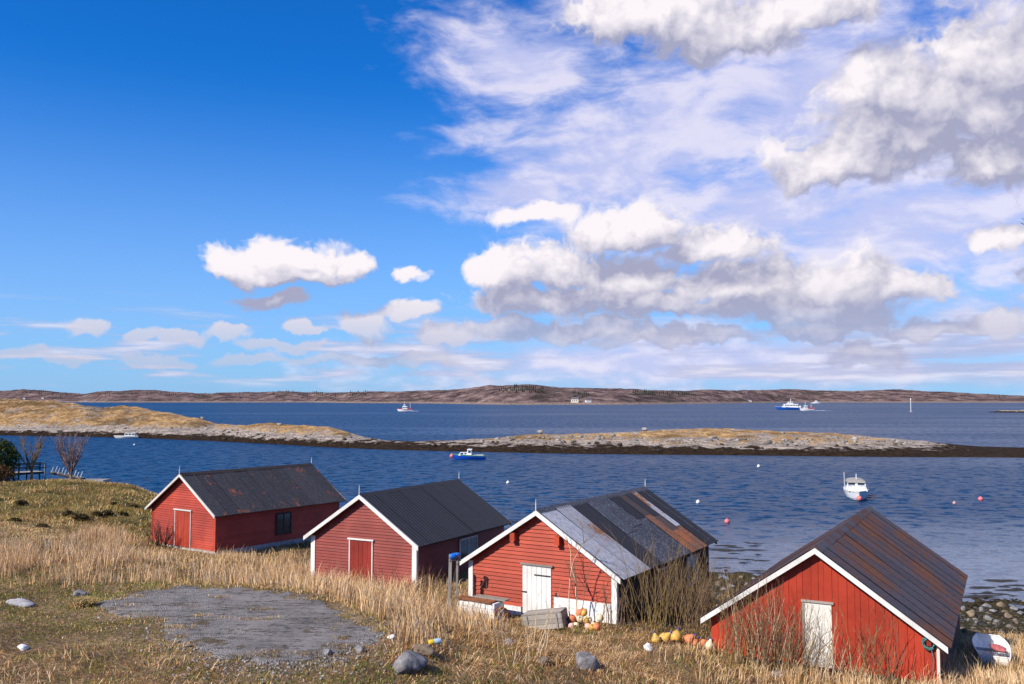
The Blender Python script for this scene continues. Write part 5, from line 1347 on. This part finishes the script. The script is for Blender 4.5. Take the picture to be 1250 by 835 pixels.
BROWNZ = [(640, 795, 190, 40, 1.0), (120, 815, 190, 28, 0.8), (20, 800, 90, 40, 0.7), (860, 826, 120, 14, 0.6), (760, 785, 80, 25, 0.9)]
def tints(n, w):                       # w: weights over the six colours, (n,6)
    C = np.stack([STRAW, PALE, RUST, GREEN, OLIVE, BROWN]); w = np.maximum(w, 0.001); cw = np.cumsum(w / w.sum(1, keepdims=True), 1)
    k = (rng.random(n)[:, None] > cw).sum(1).clip(0, 5)
    return (C[k] * (0.6 + 0.75 * rng.random(n))[:, None]).astype(np.float32)

TALL = [(440, 735, 130, 26, 1.0), (545, 762, 75, 34, 0.85), (300, 705, 170, 12, 0.65), (50, 690, 130, 26, 0.9), (125, 664, 45, 10, 1.0), (250, 690, 150, 16, 0.35), (1110, 838, 170, 14, 0.9), (930, 832, 120, 12, 0.35),
        (1215, 818, 60, 24, 0.9), (640, 765, 90, 10, 0.25), (480, 700, 30, 30, 0.5), (345, 695, 60, 12, 0.6), (1240, 790, 40, 14, 0.5), (860, 800, 60, 12, 0.4)]
GREENZ = [(60, 722, 140, 26, 1.3), (30, 760, 90, 20, 0.7), (150, 790, 80, 18, 0.55), (330, 826, 90, 16, 0.8), (470, 832, 150, 20, 0.8), (600, 820, 90, 24, 0.6), (190, 770, 60, 16, 0.45), (840, 812, 50, 10, 0.6), (690, 775, 70, 9, 0.5), (265, 812, 80, 10, 0.4), (920, 816, 70, 8, 0.5), (1200, 740, 90, 12, 0.3)]
MAT = [(640, 800, 170, 34, 1.0), (850, 826, 160, 18, 0.8), (120, 820, 200, 26, 0.55), (740, 780, 90, 18, 0.7)]

# short turf
x, y, z, px, py = scatter(620000, -26, 22, 15.5, 46)
pd = poly_dist(x, y, PAD); nz = 1.8 * fbm(x * 0.55, y * 0.55, 4); nz2 = 1.7 * fbm(x * 1.9 + 9, y * 1.9, 3)
keep = (pd > 0.02 + 0.42 * fbm(x * 2.6, y * 2.6, 3) - 0.9 * (nz2 > 0.85)) & (rng.random(len(x)) < np.clip(0.62 + 0.5 * nz2 + 0.35 * nz, 0.12, 1.0))
x, y, z, px, py, nz, nz2 = [a[keep] for a in (x, y, z, px, py, nz, nz2)]
gw = soft(px, py, GREENZ); bw = soft(px, py, BROWNZ); n = len(x)
lawn = soft(px, py, [(110, 785, 330, 70, 1.0), (60, 730, 180, 30, 0.8), (420, 830, 200, 24, 0.7)])
hgt = (0.040 + 0.075 * rng.random(n)) * (1 + 0.7 * np.clip(nz2, 0, 1) + 0.5 * gw) * (1 - 0.55 * lawn)
W6 = np.stack([0.55 + 0.5 * nz - 0.30 * lawn, 0.25 + 0.3 * nz2 - 0.15 * lawn, 0.30 - 0.3 * nz + 0.6 * bw + 0.25 * lawn, 0.12 + 2.4 * gw * (0.7 + 0.8 * nz2) + 0.25 * np.clip(nz2, 0, 1), 0.40 + 0.4 * nz2 + 0.4 * gw + 0.3 * lawn, 0.40 - 0.5 * nz + 0.6 * bw + 0.3 * lawn], -1)
blades('turf', np.stack([x, y, z], -1), hgt, 0.008 + 0.010 * rng.random(n), 0.4 + 0.9 * rng.random(n), tints(n, W6), 'short brown and green turf covering the near slope')
print('turf', n)

def yard(x, y):                        # trodden ground before the white plank door
    h = HS['c']; c, s = math.cos(h['yaw']), math.sin(h['yaw']); dx = x - h['ax']; dy = y - h['Y']
    lx = dx * c - dy * s; ly = dx * s + dy * c
    return (lx > -3.0) & (lx < 3.6) & (ly > -2.3) & (ly < 0.4) & (rng.random(x.shape) < 0.93)
# tall straw
x, y, z, px, py = scatter(420000, -26, 24, 16, 46)
tw = soft(px, py, TALL); nz = fbm(x * 0.8 + 3, y * 0.8, 4); pd = poly_dist(x, y, PAD)
keep = (rng.random(len(x)) < tw * np.clip(0.50 + 1.5 * nz, 0.03, 1) * 0.8) & (pd > 0.35) & ~yard(x, y)
x, y, z, px, py, tw, nz = [a[keep] for a in (x, y, z, px, py, tw, nz)]; n = len(x)
hgt = (0.26 + 0.46 * rng.random(n) ** 1.2) * (0.45 + 0.65 * tw) * (1 + 0.35 * nz) * np.where(px > 1000, 0.72, 1.0)
W6 = np.stack([0.8 + 0 * nz, 0.75 + 0.5 * nz, 0.12 - 0.1 * nz, 0.01 + 0 * nz, 0.08 + 0 * nz, 0.15 - 0.2 * nz], -1)
blades('tall_grass', np.stack([x, y, z], -1), hgt, 0.009 + 0.011 * rng.random(n), 0.12 + 0.40 * rng.random(n) ** 1.5, tints(n, W6), 'tall straw-coloured dead grass round the boathouses and pad')
print('tall', n)

# weeds breaking through the pad and over its edge
cw = []
for k in range(34):
    if k < 24: j = rng.integers(0, len(PAD)); t = rng.random(); c_ = PAD[j - 1] * (1 - t) + PAD[j] * t; c_ = c_ + (PAD.mean(0) - c_) * rng.uniform(0.02, 0.22)
    else: c_ = PAD.mean(0) + rng.normal(0, 1, 2) * np.array([1.4, 1.6])
    m_ = int(rng.integers(30, 110)); cw.append(c_ + rng.normal(0, 1, (m_, 2)) * np.array([rng.uniform(0.08, 0.3), rng.uniform(0.05, 0.12)]))
cw = np.concatenate(cw); nw = len(cw)
blades('pad_weeds', np.column_stack([cw, ground(cw[:, 0], cw[:, 1]) + 0.02]), 0.03 + 0.09 * rng.random(nw), 0.008 + 0.008 * rng.random(nw), 0.5 + 0.9 * rng.random(nw), tints(nw, np.tile([0.5, 0.2, 0.4, 0.35, 0.5, 0.4], (nw, 1))), 'sparse weeds and moss breaking through the asphalt pad')

# single long seed stalks standing over it
k_ = rng.integers(0, len(x), 2600); n = len(k_)
blades('seed_stalks', np.stack([x[k_], y[k_], z[k_]], -1), hgt[k_] * (1.25 + 0.5 * rng.random(n)), 0.008 + 0.004 * rng.random(n), 0.10 + 0.45 * rng.random(n), tints(n, np.tile([0.6, 0.9, 0.15, 0.0, 0.0, 0.1], (n, 1))), 'long pale seed stalks rising above the tall dead grass')

# flattened dead grass and bracken
x, y, z, px, py = scatter(240000, -20, 18, 16, 40)
mw = soft(px, py, MAT); nz = fbm(x * 1.1 + 30, y * 1.1, 4); pd = poly_dist(x, y, PAD)
keep = (rng.random(len(x)) < mw * np.clip(0.5 + 0.9 * nz, 0.04, 1)) & (pd > 0.3) & ~yard(x, y)
x, y, z, px, py, nz = [a[keep] for a in (x, y, z, px, py, nz)]; n = len(x)
W6 = np.stack([0.45 + 0.9 * nz, 0.25 + 0.9 * nz, 0.60 - 0.7 * nz, 0.05 + 0 * nz, 0.08 + 0 * nz, 0.60 - 0.7 * nz], -1)
blades('flattened_grass', np.stack([x, y, z + 0.01], -1), 0.10 + 0.18 * rng.random(n), 0.008 + 0.008 * rng.random(n), 1.2 + 1.2 * rng.random(n), tints(n, W6), 'flattened dead grass and bracken on the lower bank')

# the grassy knoll on the left and rough ground behind the houses
x, y, z, px, py = scatter(240000, -52, 0, 44, 72)
nz = fbm(x * 0.45 + 60, y * 0.45, 4); nz2 = fbm(x * 1.4 + 20, y * 1.4, 3); keep = rng.random(len(x)) < np.clip(0.6 + 0.7 * nz2, 0.1, 1)
x, y, z, px, py, nz, nz2 = [a[keep] for a in (x, y, z, px, py, nz, nz2)]; n = len(x)
edge = sstep(56, 61, y)
W6 = np.stack([0.30 + 0.4 * nz + 0.3 * edge, 0.06 + 0.2 * nz2 + 0.3 * edge, 0.20 - 0.2 * nz, 0.22 - 0.2 * nz2, 0.75 - 0.3 * nz, 0.18 - 0.3 * nz], -1)
blades('heath_grass', np.stack([x, y, z], -1), (0.08 + 0.14 * rng.random(n)) * (1 + 0.8 * np.clip(nz2, 0, 1)), 0.016 + 0.016 * rng.random(n), 0.4 + 0.8 * rng.random(n), tints(n, W6), 'olive and yellow heath grass on the knoll')
# beach-side rough grass between and behind the right boathouses
x, y, z, px, py = scatter(90000, 4, 34, 27, 48)
nz = fbm(x * 0.9 + 11, y * 0.9, 4); keep = (z > 1.0 + 0.5 * nz) & (rng.random(len(x)) < np.clip(0.5 + 0.8 * nz, 0.05, 1)) & (px > 850)
x, y, z, px, py, nz = [a[keep] for a in (x, y, z, px, py, nz)]; n = len(x)
W6 = np.stack([0.6 + 0.4 * nz, 0.3 + 0.3 * nz, 0.35 - 0.3 * nz, 0.10 + 0 * nz, 0.45 + 0 * nz, 0.3 + 0 * nz], -1)
blades('shore_grass', np.stack([x, y, z], -1), 0.12 + 0.25 * rng.random(n), 0.010 + 0.010 * rng.random(n), 0.3 + 0.8 * rng.random(n), tints(n, W6), 'rough brown grass at the back of the beach')

# ------------------------------------------------------------------ bare shrubs and trees
def bark(name, c, var=0.35): return plain(name, c, 0.85, var, 9)
b_olive = bark('olive_willow_bark', (0.24, 0.165, 0.060)); b_brown = bark('brown_twig_bark', (0.22, 0.140, 0.078)); b_pale = bark('pale_dead_stem', (0.60, 0.46, 0.30)); b_purple = bark('purple_birch_twig', (0.22, 0.155, 0.15)); b_dark = bark('dark_twig_bark', (0.05, 0.035, 0.025))
def shoot(mb, tw, p, d, L, r, lvl, curve=0.12, nbr=4, up=0.25):
    """one tapering shoot with side twigs"""
    pts = [Vector(p)]; d = Vector(d).normalized(); n = 6 if lvl == 0 else 4
    for i in range(n):
        d = (d + Vector((random.gauss(0, curve), random.gauss(0, curve), random.gauss(0, curve * 0.5) + up * 0.12))).normalized()
        pts.append(pts[-1] + d * (L / n))
    (mb if lvl == 0 else tw).tube(pts, [r * (1 - 0.78 * i / n) for i in range(n + 1)], 4 if lvl == 0 else 3, cap=False)
    if lvl < 2:
        for k in range(nbr if lvl == 0 else max(1, nbr // 2)):
            t = random.uniform(0.25, 0.95); i = min(int(t * n), n - 1); q_ = pts[i].lerp(pts[i + 1], t * n - i)
            a = random.random() * 6.28; sd = Vector((math.cos(a), math.sin(a), random.uniform(0.2, 0.9)))
            shoot(mb, tw, q_, (pts[i + 1] - pts[i]).normalized() * 0.8 + sd * 0.6, L * random.uniform(0.18, 0.42) * (1.1 - 0.5 * t), r * 0.42, lvl + 1, curve * 1.2, nbr, up)
def shrub(name, label, cat, group, loc, n, H, spread, r, m1, m2=None, nbr=4, lean=(0, 0), base=0.5, part=('stems', 'twigs'), seed=None):
    if seed is not None: random.seed(seed)
    e = empty(name, tuple(loc)); tag(e, label, cat, group); mb = MB(); tw = MB()
    for k in range(n):
        a = random.random() * 6.28; s_ = random.random() ** 0.6
        d = (math.cos(a) * spread * s_ + lean[0], math.sin(a) * spread * s_ + lean[1], 1.0)
        shoot(mb, tw, (math.cos(a) * base * s_, math.sin(a) * base * s_, -0.1), d, H * random.uniform(0.55, 1.05), r * random.uniform(0.7, 1.2), 0, 0.14, nbr)
    mb.build(part[0], m1, e, True)['kind'] = 'stuff'
    if tw.v: tw.build(part[1], m2 or m1, e, True)['kind'] = 'stuff'
    return e
G1 = 'bare willow shoots between the patchwork and streaked roofs'
L1 = 'bare olive willow clump between the patchwork-roofed and vivid red boathouses'
for k, (px, py, H, n_) in enumerate([(768, 776, 2.3, 9), (782, 782, 2.6, 10), (797, 778, 2.9, 12), (810, 784, 2.7, 12), (822, 779, 2.9, 12), (835, 786, 2.5, 12), (846, 780, 2.6, 12), (857, 776, 2.4, 11), (868, 786, 2.0, 10), (790, 768, 2.4, 9), (832, 770, 2.6, 10), (872, 770, 2.1, 8)]):
    lx_ = 3.05 + 1.9 * ((k * 0.618) % 1.0); wp = hpt(HS['c'], lx_, -0.2 + 5.6 * k / 11); shrub('willow_clump', ('olive-stemmed' if k % 3 else 'brown-stemmed') + L1[10:], 'shrub', ('olive ' if k % 3 else 'brown ') + G1, (wp[0], wp[1], gz(wp[0], wp[1])), n_ + 6, H * (0.8 + 0.45 * ((k * 0.37) % 1.0)), 0.30, 0.013, b_olive if k % 3 else b_brown, b_brown, 4, seed=100 + k)
G2 = 'bare shoots before the vivid red boathouse'
L2 = 'bare twiggy clump growing against the front of the vivid red boathouse'
for k, (px, py, H, n_) in enumerate([(884, 806, 1.9, 10), (898, 810, 2.1, 11), (912, 806, 2.2, 11), (925, 812, 2.3, 12), (938, 808, 2.2, 11), (950, 814, 2.1, 10), (963, 812, 1.9, 9), (975, 818, 1.6, 8), (1003, 826, 1.5, 6), (1062, 832, 1.7, 8), (1078, 834, 1.5, 6), (1040, 833, 1.0, 5)]):
    wp = hpt(HS['d'], (px - 992) / 46.0, -0.45 - 0.5 * ((k * 0.618) % 1.0)); shrub('twiggy_clump', ('olive', 'brown', 'straw-pale')[k % 3] + ' bare twiggy' + L2[11:], 'shrub', ('olive ', 'brown ', 'pale ')[k % 3] + G2, (wp[0], wp[1], gz(wp[0], wp[1])), n_ + 8, H * 1.25, 0.26, 0.013, (b_olive, b_brown, b_pale)[k % 3], b_brown, 4, lean=(0.10, -0.02), seed=200 + k)
shrub('forked_sapling', 'tall pale forked sapling before the patchwork roof', 'sapling', None, gpx(700, 765), 2, 3.3, 0.14, 0.030, b_pale, b_brown, 7, lean=(0.10, 0.0), base=0.06, seed=11)
shrub('sapling', 'slender brown sapling among the net floats', 'sapling', None, gpx(722, 770), 3, 3.0, 0.14, 0.020, b_brown, b_brown, 6, seed=12)
shrub('dead_stalks', 'pale dead stalks leaning in front of the white door', 'stalks', None, gpx(658, 800), 6, 2.0, 0.12, 0.012, b_pale, b_pale, 3, lean=(0.28, 0.02), seed=13)
shrub('dead_stalks', 'pale dead stalks standing below the stone chest', 'stalks', None, gpx(628, 815), 5, 1.3, 0.22, 0.010, b_pale, b_pale, 2, lean=(0.1, 0), seed=14)
L3 = 'brown weed stems in the straw beside the blue can'
for k, (px, py, H) in enumerate([(525, 752, 1.7), (540, 748, 1.9), (562, 752, 1.8), (512, 745, 1.6), (575, 758, 1.5)]):
    shrub('weed_clump', L3, 'weeds', 'brown weed stems by the blue can', gpx(px, py), 8, H, 0.25, 0.010, b_olive if k % 2 else b_brown, b_brown, 3, seed=300 + k)
for k, (px, py, H, lab) in enumerate([(10, 690, 1.6, 'thin pale weed stalks leaning over straw below the heather bank'), (62, 690, 1.5, 'pale weed stalks leaning right above the straw'), (465, 735, 1.5, 'dark weed stalks before the faded red wall'), (600, 770, 0.9, 'dead weed stalks left of the stone chest')]):
    shrub('weed_stalks', lab, 'weeds', None, gpx(px, py), 6, H, 0.30, 0.011, b_pale if k != 2 else b_dark, b_pale if k != 2 else b_dark, 3, lean=(0.3 if k < 2 else 0.05, 0), seed=400 + k)
for k, (px, py, H) in enumerate([(1030, 828, 1.3), (1100, 832, 1.0), (1130, 833, 1.1), (1155, 833, 1.2)]):
    shrub('weed_stalks', 'straw-pale weed stalks standing in front of the vivid red boathouse', 'weeds', 'pale stalks before the vivid red wall', gpx(px, py), 7, H, 0.28, 0.009, b_pale, b_pale, 3, lean=(0.15, 0), seed=450 + k)
w_ = gpx(197, 668); shrub('thorn_bush', 'dark twiggy thorn bush by the red door of the grey-roofed boathouse', 'bush', None, w_ + np.array([0, -0.2, 0]), 34, 1.5, 0.55, 0.018, b_dark, b_dark, 6, base=0.3, seed=21)

# trees on the crest at the left
def tree(name, label, loc, H, trunk_h, n, r, spread, m1, m2, nbr, seed):
    random.seed(seed); e = empty(name, tuple(loc)); tag(e, label, 'tree'); tr = MB(); cr = MB(); tw = MB()
    tr.tube([(0, 0, -0.3), (0.02, 0, trunk_h * 0.5), (0.0, 0.03, trunk_h)], [r * 1.2, r, r * 0.85], 7); tr.build('trunk', m1, e, True)
    for k in range(n):
        a = k / n * 6.28 + random.random(); s_ = random.uniform(0.25, 1.0) * spread
        shoot(cr, tw, (0, 0, trunk_h * random.uniform(0.75, 1.0)), (math.cos(a) * s_, math.sin(a) * s_, 1.0), (H - trunk_h) * random.uniform(0.75, 1.1), r * 0.55, 0, 0.08, nbr, 0.5)
    cr.v, cr.f = cr.v, cr.f; cr.add(tw.v, tw.f); cr.build('crown', m2, e, True)
    return e
def crest(px, Y): d = ray(px, 560); x_ = d[0] / d[1] * Y; return np.array([x_, Y, gz(x_, Y)])
tree('bare_tree', 'small bare tree with rounded purplish twig crown beside the gangway', crest(87, 60.5), 3.3, 0.6, 18, 0.085, 0.85, b_brown, b_purple, 13, 31)
tree('bare_tree', 'leaning bare tree with spreading brown branches before the jetty', crest(39, 60.0), 3.2, 0.9, 9, 0.095, 0.75, b_brown, b_brown, 13, 32)
leafm = tinted('needle_leaf', 0.7, 0.3, 3.0, transl=0.1)
def leaves(e, n, R, ctr, size, c0_, name='crown'):
    d = rng.normal(0, 1, (n, 3)); d /= np.linalg.norm(d, axis=1)[:, None]; lum = 0.55 + 0.45 * rng.random(n)
    rad = (0.45 + 0.55 * rng.random(n) ** 0.5) * (1 + 0.30 * fbm(d[:, 0] * 2.2 + 5, d[:, 1] * 2.2 + d[:, 2] * 2.2, 3))
    c = d * rad[:, None] * np.array(R) + np.array(ctr); a = rng.normal(0, 1, (n, 3)); a /= np.linalg.norm(a, axis=1)[:, None]; b = np.cross(a, rng.normal(0, 1, (n, 3))); b /= np.linalg.norm(b, axis=1)[:, None]
    s_ = size * (0.6 + 0.8 * rng.random(n))[:, None]
    V = np.stack([c - a * s_ * 0.5, c + b * s_ * 0.3, c + a * s_ * 0.6, c - b * s_ * 0.3], 1)
    return np_mesh(name, V.reshape(-1, 3), np.arange(4 * n).reshape(n, 4), leafm, e, color=np.repeat(np.array(c0_)[None] * lum[:, None], 4, 0))
q_ = crest(-2, 59); e = empty('pine_tree', tuple(q_)); tag(e, 'dark green bushy pine standing at the end of the jetty', 'tree')
MB().tube([(0, 0, -0.3), (0.05, 0, 1.0), (0.1, 0, 2.3)], [0.12, 0.10, 0.05], 7).build('trunk', b_dark, e)
leaves(e, 5200, (1.25, 1.0, 1.25), (0.0, 0, 1.9), 0.13, (0.060, 0.085, 0.018))
q_ = crest(0, 57.5); e = empty('juniper_bush', tuple(q_)); tag(e, 'rust-brown juniper bush under the dark green pine', 'bush')
MB().tube([(0, 0, -0.2), (0.0, 0, 0.8)], [0.06, 0.03], 6).build('stem', b_dark, e); leaves(e, 2600, (1.0, 0.8, 0.75), (0, 0, 0.55), 0.12, (0.13, 0.075, 0.028), 'foliage')
hb = [(26, 612, 0.45), (84, 626, 0.40), (98, 631, 0.55), (118, 626, 0.35), (131, 625, 0.40), (150, 625, 0.32), (140, 613, 0.28), (164, 616, 0.28), (52, 641, 0.35), (18, 634, 0.4)]
for k, (px, py, s_) in enumerate(hb):
    q_ = gpx(px, py + 4, 40, 60); s_ *= 0.75; e = empty('heather_bush', tuple(q_)); tag(e, 'low dark heather bush on the bank of the knoll', 'bush', 'heather bushes on the knoll')
    MB().tube([(0, 0, -0.1), (0, 0, s_ * 0.4)], [0.03, 0.015], 5).build('stem', b_dark, e); leaves(e, 900, (s_ * 0.95, s_ * 0.8, s_ * 0.5), (0, 0, s_ * 0.28), 0.085, (0.105, 0.080, 0.030), 'foliage')
# the tussock that sits on the pad's left tip
g0 = gpx(100, 742); n = 700; a = rng.random(n) * 6.28; r = 0.28 * np.sqrt(rng.random(n)); P_ = np.stack([g0[0] + r * np.cos(a), g0[1] + r * np.sin(a) * 0.8, np.full(n, g0[2])], -1)
tb = blades('grass_tussock', P_, 0.20 + 0.18 * rng.random(n), 0.010 + 0.008 * rng.random(n), 0.5 + 0.7 * rng.random(n), tints(n, np.tile([0.5, 0.2, 0.1, 0.45, 0.4, 0.1], (n, 1))), 'round green-brown grass tussock on the left tip of the asphalt pad')
tb['kind'] = 'thing'; tb['category'] = 'tussock'
# a tall bare tree just outside the picture whose twig tip reaches in at the right
q_ = np.array([12.6, 17.0, gz(12.6, 17.0)]); random.seed(55); e = empty('tall_bare_tree', tuple(q_)); tag(e, 'thin dark bare twig tips against the white clouds', 'tree')
hgt_ = at(1246, 272, 17.0); MB().tube([(0, 0, -0.4), (0.1, 0, 3), (0.0, 0.1, 7), (0.1, 0, hgt_[2] - q_[2] + 1.5)], [0.16, 0.13, 0.08, 0.015], 7).build('trunk', b_dark, e, True)
cr = MB(); tw = MB(); tip = Vector(hgt_ - q_); st_ = Vector((0, 0.1, tip.z - 1.3))
cr.tube([st_, st_.lerp(tip, 0.4) + Vector((0, 0, 0.05)), st_.lerp(tip, 0.75), tip], [0.04, 0.028, 0.016, 0.006], 5)
cr.tube([st_.lerp(tip, 0.8), tip + Vector((0.02, 0, 0.09))], [0.012, 0.005], 4); cr.tube([st_.lerp(tip, 0.86), tip + Vector((0.06, 0, -0.14))], [0.01, 0.005], 4)
for k in range(9):
    a = random.uniform(-1.2, 1.2); shoot(cr, tw, (0, 0, random.uniform(3.5, 8)), (math.cos(a), math.sin(a), 0.9), 2.2, 0.04, 0, 0.1, 4)
cr.add(tw.v, tw.f); cr.build('crown', b_dark, e, True)
